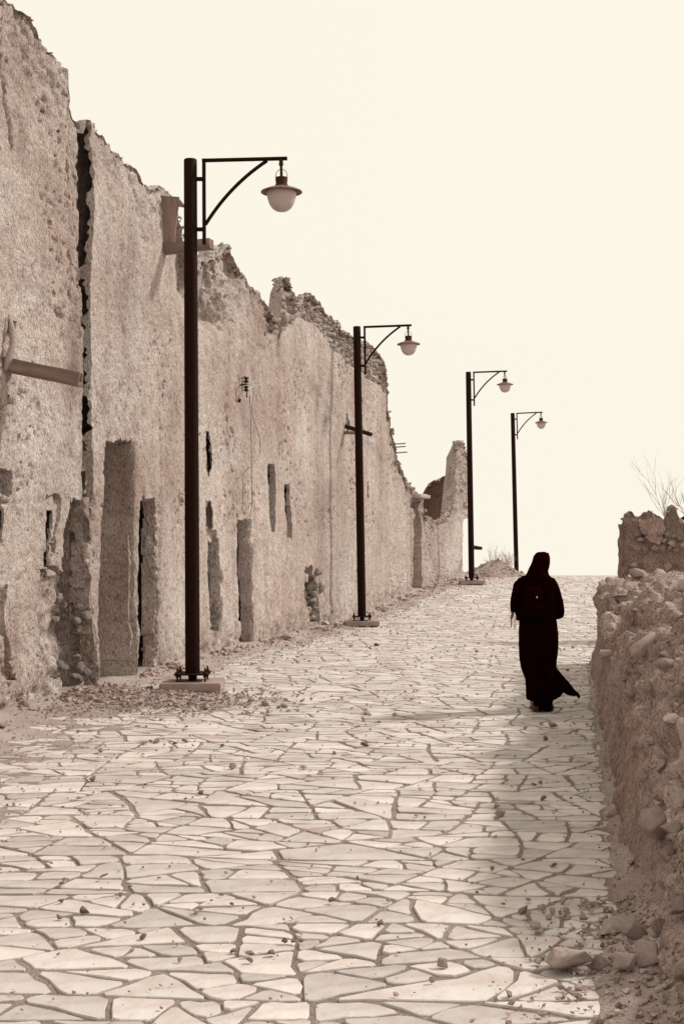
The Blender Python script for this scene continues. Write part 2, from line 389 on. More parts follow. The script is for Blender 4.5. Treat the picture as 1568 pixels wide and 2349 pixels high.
def build_paving():
    rnd = random.Random(11)
    x0, x1, y0, y1, st = -4.4, 9.6, 3.4*STR, 54*STR, 1.15
    ny = int((y1-y0)/st)+1; cells = []; lines = [(y0+j*st+rnd.uniform(-.3, .3), rnd.uniform(-.03, .03)) for j in range(ny+1)]
    for j in range(ny):                     # courses, each broken at its own places
        (a0, b0), (a1, b1) = lines[j], lines[j+1]; xa = x0-rnd.uniform(0, 2); sa = 0
        while xa < x1:
            xb = xa+rnd.uniform(1.0, 2.6); sb = rnd.uniform(-.4, .4)
            q = [(xa, a0+b0*xa), (xb, a0+b0*xb), (xb+sb, a1+b1*(xb+sb)), (xa+sa, a1+b1*(xa+sa))]
            if area(q) > 0: split(q, rnd, cells)
            xa, sa = xb, sb
    polys = []
    for p in cells:
        p = [(x, y/STR) for x, y in p]
        cx = sum(a for a, b in p)/len(p); cy = sum(b for a, b in p)/len(p)
        if cy < 3.2 or cy > 53.5: continue
        if cx < float(XL(cy))+.05 or cx > float(XR(cy))+.10: continue
        if float(dirt(np.array([cx]), np.array([cy]), False)[0]) > .115: continue
        q = p
        for i in range(len(p)):
            a, b = p[i], p[(i+1) % len(p)]; ex, ey = b[0]-a[0], b[1]-a[1]; L = math.hypot(ex, ey)
            if L < .01: continue
            n_x, n_y = ey/L, -ex/L
            g = min(rnd.choice([.007, .009, .011, .014, .018, .023, .032]), math.sqrt(max(1e-6, area(p)))*.062)
            q = clip(q, n_x, n_y, a[0]*n_x+a[1]*n_y-g)
            if len(q) < 3: break
        if len(q) < 3 or area(q) < .0012: continue
        k = 0
        while k < len(q) and len(q) > 3:        # close up very short edges
            a, b = q[k], q[(k+1) % len(q)]
            if math.hypot(a[0]-b[0], a[1]-b[1]) < .02:
                q[k] = ((a[0]+b[0])/2, (a[1]+b[1])/2); q.pop((k+1) % len(q)); k = 0
            else: k += 1
        r = []
        for i in range(len(q)):                 # knock the corners off
            a, b, c = q[i-1], q[i], q[(i+1) % len(q)]
            la = math.hypot(a[0]-b[0], a[1]-b[1]); lc = math.hypot(c[0]-b[0], c[1]-b[1])
            if la < .004 or lc < .004: continue
            ca = min(.4, rnd.uniform(.010, .045)/la); cc = min(.4, rnd.uniform(.010, .045)/lc)
            r.append((b[0]+(a[0]-b[0])*ca, b[1]+(a[1]-b[1])*ca)); r.append((b[0]+(c[0]-b[0])*cc, b[1]+(c[1]-b[1])*cc))
        if len(r) < 3: continue
        near = cy < 22
        s = []
        for i in range(len(r)):
            a, b = r[i], r[(i+1) % len(r)]; L = math.hypot(a[0]-b[0], a[1]-b[1]); s.append(a)
            k = int(L/.13) if near else 0
            for t in range(1, k+1):
                f = t/(k+1); j = rnd.gauss(-.002, .006)
                s.append((a[0]+(b[0]-a[0])*f+(b[1]-a[1])/L*j, a[1]+(b[1]-a[1])*f-(b[0]-a[0])/L*j))
        S = np.array(s); Q = np.stack([S[:, 0], S[:, 1], 0*S[:, 0]], -1)
        S[:, 0] += .09*vnoise(Q*.9, 41)+.02*vnoise(Q*4, 43); S[:, 1] += .10*vnoise(Q*.7, 42)+.02*vnoise(Q*4, 44)
        polys.append((S, rnd.uniform(.0045, .0095), (rnd.gauss(0, .008), rnd.gauss(0, .008))))
    def stone(S, h, tilt):
        n = len(S); c = S.mean(0); d = S-c; L = np.linalg.norm(d, axis=1)[:, None]; inn = S-d/np.maximum(L, .01)*np.minimum(.004, L*.2)
        zt = lambda Q, hh: zs(Q[:, 1])+hh+np.clip((Q[:, 0]-c[0])*tilt[0]+(Q[:, 1]-c[1])*tilt[1], -.006, .006)
        V = np.concatenate([np.c_[S, zt(S, -.03)], np.c_[S, zt(S, h-.004)], np.c_[inn, zt(inn, h)]])
        F = [(k, (k+1) % n, n+(k+1) % n, n+k) for k in range(n)]+[(n+k, n+(k+1) % n, 2*n+(k+1) % n, 2*n+k) for k in range(n)]+[tuple(2*n+k for k in range(n))]
        return V, F
    def vis(S):
        c = S.mean(0); x = CX+FPX*c[0]/c[1]
        a = abs(.5*np.sum(S[:, 0]*np.roll(S[:, 1], -1)-np.roll(S[:, 0], -1)*S[:, 1]))
        return a/c[1]**3 if -40 < x < 1608 and c[1] > 5.0 else a/c[1]**3*1e-4
    polys.sort(key=lambda q: -vis(q[0]))
    for S, h, t in polys[:300]:
        V, F = stone(S, h, t); c = np.array([S[:, 0].mean(), S[:, 1].mean(), 0])
        link('flagstone', mesh_faces('flagstone', V-c, F), M_FLAG, street, tuple(c))
    V = []; F = []; k = 0
    for S, h, t in polys[300:]:
        v, f = stone(S, h, t); V.append(v); F += [tuple(i+k for i in g) for g in f]; k += len(v)
    o = link('distant_flagstones', mesh_faces('distant_flagstones', np.concatenate(V), F), M_FLAG, street); o['kind'] = 'stuff'
    print('flagstones', len(polys))
build_paving()

# ------------------------------------------------------------------ rocks
def hull_rock(seed, npts=14, sq=(1, .8, .6), bev=.05, sub=0, amp=.04):
    rnd = random.Random(seed); bm = bmesh.new()
    for _ in range(npts):
        v = Vector((rnd.gauss(0, 1), rnd.gauss(0, 1), rnd.gauss(0, 1))).normalized()*rnd.uniform(.8, 1.05)
        bm.verts.new((v.x*sq[0], v.y*sq[1], v.z*sq[2]))
    r = bmesh.ops.convex_hull(bm, input=bm.verts)
    bmesh.ops.delete(bm, geom=list({g for g in r['geom_interior']+r['geom_unused'] if isinstance(g, bmesh.types.BMVert)}), context='VERTS')
    bmesh.ops.dissolve_limit(bm, angle_limit=R(14), verts=bm.verts, edges=bm.edges)
    if bev: bmesh.ops.bevel(bm, geom=list(bm.edges)+list(bm.verts), offset=bev, segments=1, affect='EDGES')
    bmesh.ops.triangulate(bm, faces=bm.faces)
    if sub:
        bmesh.ops.subdivide_edges(bm, edges=bm.edges, cuts=sub, use_grid_fill=True)
        co = np.array([v.co[:] for v in bm.verts]); d = amp*fbm(co, 2.2, 3, seed)+amp*.4*fbm(co, 8, 2, seed+5)
        nrm = [v.normal.copy() for v in bm.verts]
        bm.normal_update()
        for v, k in zip(bm.verts, d): v.co += v.normal*float(k)
    co = np.array([v.co[:] for v in bm.verts]); lo, hi = co.min(0), co.max(0)
    for v in bm.verts: v.co = Vector([(v.co[i]-(lo[i]+hi[i])/2)/((hi[i]-lo[i])/2)*sq[i] for i in range(3)])
    me = bm_mesh('rock', bm, 35)
    return me
ROCKS = [hull_rock(100+k, 13+k % 4, (1, .75+.05*(k % 3), .5+.07*(k % 4)), .03) for k in range(8)]
for m_ in ROCKS: m_.materials.append(M_ROCK)
SMALL = []
for k in range(6):
    me = hull_rock(300+k, 9, (1, .8, .62), 0)
    V = np.array([v.co[:] for v in me.vertices]); F = [tuple(p.vertices) for p in me.polygons]; SMALL.append((V, F)); bpy.data.meshes.remove(me)
def rot_rand(rnd, flat=.5):
    return np.array(Euler((rnd.gauss(0, flat), rnd.gauss(0, flat), rnd.uniform(0, 6.28))).to_matrix())
def scatter_mesh(name, items, rnd):
    """items: (x, y, z, size) -> one mesh of small angular stones"""
    VV = []; LP = []; TT = []; k = 0
    for x, y, z, s in items:
        V, F = SMALL[rnd.randrange(len(SMALL))]
        W_ = (V*np.array([s*rnd.uniform(.7, 1.3), s*rnd.uniform(.7, 1.2), s*rnd.uniform(.6, 1.1)])) @ rot_rand(rnd).T+np.array([x, y, z])
        VV.append(W_)
        for f in F: LP.extend([i+k for i in f]); TT.append(len(f))
        k += len(V)
    tot = np.array(TT)
    return mesh_raw(name, np.concatenate(VV), LP, np.concatenate([[0], np.cumsum(tot)[:-1]]), tot)

# ------------------------------------------------------------------ mud walls
def jag(P, amp=1.0): return fbm(P, 3.0, 4, 77, .6)*amp
def wall_section(path, u0, u1, top, carve, seed, mat, farcap=False, thick=.55, ttop=.20, bslope=0, du=.034, dz=.027, rough=1.0, endcap=True, setback=None, zbase=None):
    """mesh of one standing wall: front face, broken crest, back; top = [(photo x, photo y)]"""
    nc = max(4, int((u1-u0)/du)); u = np.linspace(u0, u1, nc); X, Y = path.at(u); TX, TY = path.tan(u); NX, NY = TY, -TX
    tu = np.array([path.u_of_px(x) for x, y in top]); tz = []
    for (x, y), uu in zip(top, tu):
        _, yy = path.at(uu); tz.append(CAMH-(y-HOR)/FPX*float(yy))
    tu = tu+np.arange(len(tu))*1e-5
    ztop = np.interp(u, tu, tz); PT = np.stack([X, Y, 0*X], -1)
    ztop = ztop+.07*fbm(PT, 2.6, 4, seed+3, .62)+.05*fbm(PT, 9, 3, seed+4, .7)
    zb = (zs(Y) if zbase is None else zbase+0*Y)-.25
    H = float((ztop-zb).max()); nr = max(8, int(H/dz))
    t = np.linspace(0, 1, nr)[:, None]
    Z = zb[None]+t*(ztop-zb)[None]; OFF = np.zeros_like(Z)
    back = [(ttop*.15, .0), (ttop*.4, .02), (ttop*.7, .01-.4*bslope), (ttop, -.01-bslope), (ttop+.03, -.1-bslope)]
    Zb = np.stack([ztop+b for _, b in back]); Ob = np.stack([0*ztop-o for o, _ in back])
    Z2 = np.stack([zb+(ztop-zb)*k-bslope*k for k in (.75, .4, 0)]); O2 = np.stack([0*ztop-(ttop+(thick-ttop)*k) for k in (.35, .75, 1)])
    Z = np.concatenate([Z, Zb, Z2]); OFF = np.concatenate([OFF, Ob, O2]); nrow = Z.shape[0]; isf = (np.arange(nrow) < nr)[:, None]
    XX = np.broadcast_to(X, Z.shape); YY = np.broadcast_to(Y, Z.shape); P = np.stack([XX, YY, Z], -1)
    P = P+np.stack([NX*OFF, NY*OFF, 0*Z], -1)
    gx = CX+FPX*XX/YY; gy = HOR+(CAMH-Z)*FPX/YY
    hgt = Z-zs(Y)[None]; dtop = ztop[None]-Z
    crest = sstep(.9, .0, dtop+.5*fbm(P, 1.6, 2, seed+8)); foot = sstep(.9, .05, hgt+.35*fbm(P, 1.3, 2, seed+9))
    d = .05*fbm(P, .7, 3, seed)+.012*fbm(P, 5, 3, seed+1)*rough
    f1 = fbm(P, 15, 2, seed+2); d = d+(.013+.012*crest+.012*foot)*f1*rough
    pit = np.maximum(0, fbm(P*np.array([1, 1, .8]), 19, 2, seed+12)-.22); d = d-pit*.13*rough*(.25+.9*sstep(-.1, .45, fbm(P, .9, 3, seed+13)))
    d = d+crest*(.055*fbm(P, 6.5, 3, seed+5)-.03)+foot*(.06*fbm(P*np.array([1, 1, .55]), 5.5, 3, seed+6)+.02)-.04*sstep(.45, .0, hgt)*foot
    # smoother, paler skins of plaster between the weathered fields
    tone = .10*fbm(P, .8, 3, seed+15)-.10*crest*rough+.02*foot
    if setback is not None: d = d+setback(gx, gy, P)
    GL.clear(); VO.clear()
    if carve is not None: d, tone = carve(gx, gy, P, d, tone, hgt)
    SH = np.zeros_like(d); SV = np.zeros_like(d); duu = u[1]-u[0]; DZ = np.zeros_like(Z); DZ[:-1] = Z[1:]-Z[:-1]
    for g in GL:                                # bring the grid onto the rims of the openings
        ins = g > 0
        c = ins[:, :-1] != ins[:, 1:]; f = np.clip(g[:, :-1]/np.where(c, g[:, :-1]-g[:, 1:], 1), 0, 1)
        SH[:, :-1] = np.where(c, (f-.04)*duu, SH[:, :-1]); SH[:, 1:] = np.where(c, (f-.96)*duu, SH[:, 1:])
        c = (ins[:-1] != ins[1:]) & isf[1:]; f = np.clip(g[:-1]/np.where(c, g[:-1]-g[1:], 1), 0, 1)
        SV[:-1] = np.where(c, (f-.04)*DZ[:-1], SV[:-1]); SV[1:] = np.where(c, (f-.96)*DZ[:-1], SV[1:])
    d = np.where(isf, d, .06*fbm(P, 5, 3, seed+7)*(OFF > -thick+.01))
    P = P+np.stack([NX*d+TX*SH*isf, NY*d+TY*SH*isf, np.where(isf, SV, .05*fbm(P, 7, 3, seed+21))], -1)
    if endcap:
        caps = []; ct = []
        for k in (4, 3, 2, 1):
            o = -thick*k/4.; c0 = P[:, 0].copy(); base = np.array([X[0], Y[0]])
            offr = np.minimum(OFF[:, 0], o); q = np.stack([X[0]+NX[0]*offr, Y[0]+NY[0]*offr, c0[:, 2]], -1)
            e = .05*fbm(q, 6, 3, seed+30)+.04*fbm(q, 1.5, 2, seed+31)+.03
            q[:, 0] -= TX[0]*e; q[:, 1] -= TY[0]*e; caps.append(q); ct.append(tone[:, 0]-.08)
        P = np.concatenate([np.stack(caps, 1), P], 1); tone = np.concatenate([np.stack(ct, 1), tone], 1)
    if farcap:
        cp = []
        for k in (1, 2, 3, 4):
            o = np.minimum(OFF[:, -1], -thick*k/4.); cp.append(np.stack([X[-1]+NX[-1]*o, Y[-1]+NY[-1]*o, P[:, -1, 2]], -1))
        P = np.concatenate([P, np.stack(cp, 1)], 1); tone = np.concatenate([tone, np.repeat(tone[:, -1:], 4, 1)], 1)
    cr = np.stack([X, Y, ztop], -1)
    vm = np.zeros(d.shape, bool)
    for v in VO: vm |= v
    vm &= isf
    if farcap: vm = np.concatenate([vm, np.zeros((vm.shape[0], 4), bool)], 1)
    if endcap: vm = np.concatenate([np.zeros((vm.shape[0], 4), bool), vm], 1)
    keep = ~(vm[:-1, :-1] & vm[1:, :-1] & vm[:-1, 1:] & vm[1:, 1:])
    return P, tone, cr, (NX, NY), keep.ravel()
GL = []; VO = []
def slot(gx, gy, P, rows, depth, jx=1.5, jy=5, seed=0, sc=4, void=False):
    """mask of an opening given as rows (photo y, left x, right x)"""
    a = np.array(rows, dtype=float); n1 = fbm(P, sc, 3, 500+seed); n2 = fbm(P, sc, 3, 600+seed)
    x = gx+jx*n1*2; y = gy+jy*n2*2
    xl = np.interp(y, a[:, 0], a[:, 1]); xr = np.interp(y, a[:, 0], a[:, 2])
    g = np.minimum(np.minimum(x-xl, xr-x), np.minimum(y-a[0, 0], a[-1, 0]-y)*.4)
    GL.append(g)
    if void: VO.append(g > 0)
    return g > 0

def carve_A(gx, gy, P, d, tone, hgt):
    e = sstep(22, 0, np.hypot((gx-6)*1.6, np.maximum(0, np.abs(gy-1215)-110)*.5)); d = d-e*.04*(1+fbm(P, 5, 3, 900))
    m = slot(gx, gy, P, [(1112, -60, 12), (1200, -60, 14), (1330, -60, 6)], 1, 1.2, 8, 1, void=True); d = np.where(m, d-.02, d)
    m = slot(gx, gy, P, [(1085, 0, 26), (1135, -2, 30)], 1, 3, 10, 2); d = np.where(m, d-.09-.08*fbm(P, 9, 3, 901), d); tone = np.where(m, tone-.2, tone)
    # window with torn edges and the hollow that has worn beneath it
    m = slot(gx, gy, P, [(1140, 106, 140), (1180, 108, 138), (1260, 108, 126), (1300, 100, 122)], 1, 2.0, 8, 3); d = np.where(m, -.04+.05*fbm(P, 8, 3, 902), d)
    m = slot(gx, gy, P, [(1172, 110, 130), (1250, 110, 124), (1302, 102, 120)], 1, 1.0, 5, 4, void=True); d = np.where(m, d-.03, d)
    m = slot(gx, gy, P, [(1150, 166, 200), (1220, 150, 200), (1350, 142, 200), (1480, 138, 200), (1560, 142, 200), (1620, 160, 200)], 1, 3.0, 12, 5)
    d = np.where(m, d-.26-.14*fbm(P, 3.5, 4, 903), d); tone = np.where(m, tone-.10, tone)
    m = slot(gx, gy, P, [(1305, 96, 142), (1400, 90, 140), (1500, 95, 140), (1560, 110, 140)], 1, 4.0, 12, 6)
    d = np.where(m, d-.10-.10*fbm(P, 5, 4, 904), d)
    m = slot(gx, gy, P, [(1340, -20, 22), (1420, -20, 18), (1560, -20, 40)], 1, 4.0, 12, 7); d = np.where(m, d-.07-.10*fbm(P, 6, 4, 905), d)
    # hole beside the old gutter, long seam near the frame edge
    m = slot(gx, gy, P, [(738, 22, 42), (772, 22, 36)], 1, 1.5, 5, 8); d = np.where(m, -.25, d)
    x0 = np.interp(gy, [60, 200, 340, 1000, 1300], [2, 12, 34, 40, 8]); s = np.exp(-((gx-x0-2.5*fbm(P, 1.5, 3, 906))/2.2)**2)*sstep(40, 80, gy)*sstep(360, 330, gy); d = d-.09*s
    d = d-.06*sstep(165, 190, gx)*sstep(1150, 300, gy)*(.4+.6*fbm(P, 2.2, 3, 907)**2)
    return d, tone
def carve_B(gx, gy, P, d, tone, hgt):
    # eroded hollow right of the crack
    w = np.interp(gy, [300, 900, 1100, 1160, 1300, 1480, 1600], [211, 209, 208, 208, 204, 220, 230])+2.2*fbm(P, .8, 3, 910)+1.6*fbm(P, 5, 3, 918)
    GL.append(w-gx); c1, c2, ci = worley(P, 5, 14)
    VO.append(gx < w); hi = sstep(1110, 1150, gy)
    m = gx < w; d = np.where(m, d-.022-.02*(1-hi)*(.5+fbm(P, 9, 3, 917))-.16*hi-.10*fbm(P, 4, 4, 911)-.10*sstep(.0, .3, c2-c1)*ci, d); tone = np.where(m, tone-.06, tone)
    # narrow pilaster edge beside the door
    m = slot(gx, gy, P, [(1030, 206, 211), (1400, 206, 210), (1540, 212, 217)], 1, 1.5, 10, 11); d = np.where(m, d-.07, d)
    # tall doorway: deep plastered reveal
    m = slot(gx, gy, P, [(1018, 242, 296), (1040, 239, 302), (1300, 233, 306), (1560, 225, 305), (1660, 225, 305)], 1, .8, 6, 12, 2.5)
    d = np.where(m, -.75, d); tone = np.where(m, .0, tone)
    m2 = slot(gx, gy, P, [(1008, 240, 302), (1048, 240, 302)], 1, 2, 8, 13); d = np.where(m2 & ~m, d-.15-.1*fbm(P, 7, 3, 912), d)
    # narrower niche with its stones laid bare
    m = slot(gx, gy, P, [(1146, 319, 352), (1200, 318, 362), (1400, 318, 364), (1545, 314, 360)], 1, 1.2, 6, 15, void=True)
    c1, c2, ci = worley(P, 4.2, 15); d = np.where(m, -.17, d)
    d = d-.07*sstep(316, 304, gx)*sstep(299, 303, gx)*sstep(1030, 1060, gy)-.06*sstep(374, 364, gx)*sstep(358, 362, gx)*sstep(1130, 1160, gy)
    # damp streak and shallow seams
    x0 = np.interp(gy, [380, 560, 900], [300, 298, 292]); s = np.exp(-((gx-x0-4*fbm(P, .9, 2, 913))/9)**2)*sstep(380, 470, gy)*sstep(1000, 800, gy)
    tone = tone-.16*s; d = d-.02*s
    s = np.exp(-((gx-368-1.5*fbm(P, 1.1, 2, 914))/1.6)**2)*sstep(900, 960, gy)*sstep(1300, 1250, gy); d = d-.03*s
    s = np.exp(-((gx-306-3*fbm(P, 1.6, 3, 915))/1.6)**2)*sstep(1010, 1020, gy)*sstep(1250, 1200, gy); d = d-.06*s
    d = d-.25*sstep(395, 452, gx)*sstep(760, 640, gy)
    return d, tone
def carve_C(gx, gy, P, d, tone, hgt):
    # broken near end, stones showing
    er = .5*sstep(575, 520, gx+8*fbm(P, 1.7, 3, 920)+.22*(gy-640))*sstep(760, 690, gy+30*fbm(P, 2, 3, 921))
    c1, c2, ci = worley(P, 7, 16)
    d = d-er*(.34-.12*sstep(0, .3, c2-c1)*(.4+.6*ci)+.10*fbm(P, 3, 3, 922)); tone = tone-.10*er+.12*er*(ci-.5)
    # bare stone courses of the crest
    ymin = np.interp(gx, [600, 660, 690, 720, 760, 800, 860, 890], [770, 760, 725, 742, 790, 832, 875, 905])+8*fbm(P, 2, 3, 923)
    rb = sstep(6, -6, gy-ymin)*(gx > 612); c1, c2, ci = worley(P*np.array([1, 1, 1.5]), 5.0, 17)
    d = d+rb*(-.10+.16*sstep(0, .35, c2-c1)*(.3+.7*ci)); tone = tone+rb*(.16*(ci-.5)-.05)
    tone = tone+.10*sstep(-4, 6, gy-ymin)*sstep(690, 720, gx)*sstep(160, 130, gy-ymin)*(.6+.4*fbm(P, 1.5, 2, 924))   # paler render under them
    sm = sstep(-10, 10, gy-ymin-135-.1*(gx-700))*sstep(700, 720, gx); d = d-.03*sm
    def op(rows, dep, jx=1.0, jy=5, sd=0, tn=-.02, void=True):
        nonlocal d, tone
        m = slot(gx, gy, P, rows, dep, jx, jy, 30+sd, void=void); d = np.where(m, dep+.04*fbm(P, 6, 3, 930+sd), d); tone = np.where(m, tone+tn, tone)
    op([(985, 477, 483), (1030, 477, 487), (1075, 479, 490), (1095, 481, 485)], -.02, .7, 5, 1)
    op([(1148, 478, 486), (1175, 476, 491), (1214, 477, 490)], -.03, .6, 4, 2)
    op([(1214, 478, 497), (1255, 479, 503)], -.10, 1.0, 5, 3, void=False)
    op([(1235, 479, 503), (1340, 481, 507), (1430, 486, 508), (1450, 490, 502)], -.16, .9, 6, 4)
    op([(1193, 550, 575), (1210, 550, 578), (1380, 550, 580), (1470, 552, 584), (1496, 556, 580)], -.22, .6, 4, 5)
    op([(1066, 622, 634), (1090, 621, 638), (1200, 621, 636), (1222, 624, 634)], -.15, .8, 5, 6)
    op([(1106, 660, 672), (1130, 659, 673), (1236, 659, 671)], -.125, .6, 4, 7)
    op([(1308, 702, 712), (1400, 703, 716)], -.08, .8, 5, 8, void=False)
    m = slot(gx, gy, P, [(1300, 707, 724), (1360, 708, 736), (1432, 720, 742)], 1, 1.0, 5, 41); c1, c2, ci = worley(P, 4.6, 18)
    d = np.where(m, -.36+.26*sstep(.0, .35, c2-c1)*(.4+.6*ci), d); tone = np.where(m, tone+.3*(ci-.5), tone)
    op([(948, 796, 800), (992, 796, 806)], -.10, .6, 3, 9, void=False)
    op([(1105, 848, 852), (1140, 847, 853)], -.15, .5, 3, 10, void=False)
    for x0, a, b, w in ((738, 820, 1420, 6), (700, 1010, 1110, 7), (540, 1180, 1480, 4)):
        s = np.exp(-((gx-x0-3*fbm(P, .8, 2, 940))/w)**2)*sstep(a, a+60, gy)*sstep(b, b-80, gy); tone = tone-.14*s
    # smooth patched skin low on the face
    s = sstep(470, 500, gx)*sstep(700, 660, gx)*sstep(1100, 1180, gy+40*fbm(P, .8, 3, 941))*sstep(1420, 1380, gy); tone = tone+.10*s
    return d, tone
def carve_F(gx, gy, P, d, tone, hgt):
    m = slot(gx, gy, P, [(1150, 948, 968), (1340, 946, 966), (1400, 946, 966)], 1, .6, 3, 51); d = np.where(m, -.6, d)
    m = slot(gx, gy, P, [(1190, 1062, 1080), (1330, 1060, 1080)], 1, .5, 3, 52); d = np.where(m, -.7, d)
    up = sstep(1230, 1150, gy+14*fbm(P, 2, 3, 960)); c1, c2, ci = worley(P*np.array([1, 1, 1.4]), 4.5, 61)
    return d+up*(.16*fbm(P, 3.2, 4, 961, .6)-.05+.10*sstep(0, .35, c2-c1)*(ci-.3)), tone+up*(.25*(ci-.5)-.10)

def put_wall(name, label, path, x0, x1, top, carve, seed, mat, group=None, crest=240, csz=(.012, .035), u0=None, u1=None, **kw):
    u0 = float(path.u_of_px(x0)) if u0 is None else u0; u1 = float(path.u_of_px(x1)) if u1 is None else u1
    P, tone, cr, nn, keep = wall_section(path, u0, u1, top, carve, seed, mat, **kw)
    mid = cr[len(cr)//2]; base = np.array([mid[0], mid[1], float(zs(mid[1]))])
    e = empty(name, tuple(base), label, 'wall', group)
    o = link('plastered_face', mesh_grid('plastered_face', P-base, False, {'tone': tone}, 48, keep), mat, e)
    if crest:
        rnd = random.Random(seed); it = []
        for _ in range(crest):
            i = rnd.randrange(len(cr)); b = rnd.uniform(.0, .2); c = cr[i]; s = rnd.uniform(*csz)*rnd.choice([.6, .8, 1, 1.3])
            it.append((c[0]-nn[0][i]*b-base[0], c[1]-nn[1][i]*b-base[1], c[2]+rnd.uniform(-.06, .0)-base[2], s))
        q = link('crest_rubble', scatter_mesh('crest_rubble', it, rnd), M_RUBBLE, e); q['kind'] = 'stuff'
    return e
TOP_A = [(-1400, -2300), (-209, -262), (-60, -60), (0, -8), (30, 10), (60, 32), (75, 55), (100, 90), (125, 135), (150, 158), (158, 172), (161, 225), (170, 255), (188, 296)]
TOP_B = [(196, 306), (203, 280), (222, 283), (236, 310), (262, 345), (290, 372), (310, 385), (335, 428), (352, 435), (362, 430), (378, 434), (395, 452), (405, 480), (418, 520), (440, 575), (456, 650)]
TOP_C = [(440, 640), (470, 605), (500, 595), (507, 590), (515, 580), (521, 562), (529, 560), (536, 580), (543, 604), (552, 620), (562, 640), (575, 658), (590, 672), (604, 690), (624, 722), (643, 735), (646, 660), (650, 637), (660, 640), (667, 648), (676, 668), (682, 692), (694, 702), (700, 678), (712, 676), (724, 686), (742, 710), (765, 732), (790, 760), (815, 777), (850, 792), (868, 807), (880, 824), (886, 856), (890, 900), (893, 940), (900, 985), (908, 1030), (920, 1072), (938, 1108)]
TOP_F = [(920, 1108), (946, 1118), (955, 1130), (966, 1136), (974, 1140), (978, 1186), (990, 1190), (1010, 1196), (1026, 1190), (1038, 1160), (1042, 1115), (1046, 1070), (1049, 1036), (1053, 1012), (1060, 1010), (1064, 1022), (1070, 1030), (1078, 1056)]
wallA = put_wall('mud_wall', 'tallest mud plaster wall at the left edge with gutter plank and torn window', LEFT, -1400, 187, TOP_A, carve_A, 1, M_WALL, u0=.0, endcap=False, farcap=True)
wallB = put_wall('mud_wall', 'tall mud wall between the dark crack and the nearest lamp post, with deep doorway', LEFT, 196, 455, TOP_B, carve_B, 40, M_WALL, thick=.7, endcap=False)
wallC = put_wall('mud_wall', 'long mud facade with narrow slits and stony broken crest behind the second lamp post', LEFT, 446, 944, TOP_C, carve_C, 80, M_WALL2, crest=900, csz=(.022, .06), thick=.9, ttop=.16,
    setback=lambda gx, gy, P: -.30*sstep(562, 478, gx+6*fbm(P, 1.5, 3, 71))*sstep(770, 690, gy+25*fbm(P, 2, 3, 72))-.03)
wallF = put_wall('mud_wall', 'low far mud wall rising to a peak beside the third lamp post', LEFT, 930, 1077, TOP_F, carve_F, 120, M_WALL2, du=.05, dz=.035, crest=300, csz=(.03, .08), endcap=False, ttop=.34, thick=.6, bslope=.35, setback=lambda gx, gy, P: -.14*sstep(946, 940, gx))

# broken earth stub standing at the near end of the long facade
def stub():
    R_ = [(860, 466, 30), (780, 474, 42), (730, 480, 48), (690, 485, 51), (655, 490, 48), (628, 494, 41), (606, 498, 33), (590, 503, 23), (576, 508, 14), (566, 510, 8), (563, 510, 2)]
    a = np.array(R_, dtype=float); yy = np.linspace(860, 563, 110); xx = np.interp(yy, a[::-1, 0], a[::-1, 1]); ww = np.interp(yy, a[::-1, 0], a[::-1, 2]); n = 96; Y0 = 22.0
    th = np.linspace(0, 2*np.pi, n); w = ww/FPX*Y0; X = ((xx-20-CX)/FPX*Y0)[:, None]+w[:, None]*np.cos(th)[None]; Y = Y0+.25*w[:, None]*0+np.minimum(1.4*w, .55)[:, None]*np.sin(th)[None]+.25*np.cos(th)[None]*w[:, None]
    Z = (CAMH-(yy-HOR)/FPX*Y0)[:, None]+0*X; P = np.stack([X, Y, Z], -1); c = np.stack([np.cos(th)[None]+0*X, np.sin(th)[None]+0*X, 0*X+.2], -1)
    c1, c2, ci = worley(P, 7, 33); e = .10*fbm(P, 2.5, 4, 750, .6)+.05*fbm(P, 9, 3, 751)+.05*(sstep(0, .3, c2-c1)*ci-.3); e[:, -1] = e[:, 0]
    P = P+c*e[..., None]; tone = .2*(ci-.5)-.05; b = np.array(wallC.location)
    link('broken_stub', mesh_grid('broken_stub', P-b, False, {'tone': tone}, 60), M_WALL2, wallC)
stub()
# clods and stones that show in the worn hollows
LUMP = [hull_rock(760+k, 22, (1, .85, .8), .12, 3, .12) for k in range(5)]
for m_ in LUMP: m_.materials.append(M_WALL)
rnd = random.Random(91)
def fill(wall, n, xf, y0, y1, o0, o1, s0, s1):
    b = Vector(wall.location)
    for _ in range(n):
        y = rnd.uniform(y0, y1); x = xf(y, rnd.random()); p = wall_pt(x, y, -rnd.uniform(o0, o1)); sz = rnd.uniform(s0, s1)
        o = link('stone', LUMP[rnd.randrange(5)], None, wall, p-b); o.scale = (sz, sz*rnd.uniform(.8, 1.4), sz*rnd.uniform(.7, 1.3)); o.rotation_euler = (rnd.uniform(-.6, .6), rnd.uniform(-.6, .6), rnd.uniform(0, 6.3))
fill(wallB, 14, lambda y, r: np.interp(y, [1150, 1300, 1480, 1600], [196, 190, 196, 205])+r*18, 1380, 1600, .05, .30, .04, .08)
fill(wallA, 12, lambda y, r: 140+r*30, 1350, 1600, .10, .30, .04, .08)
fill(wallC, 22, lambda y, r: 722+r*20+(y-1300)*.06, 1310, 1432, .02, .22, .06, .10)
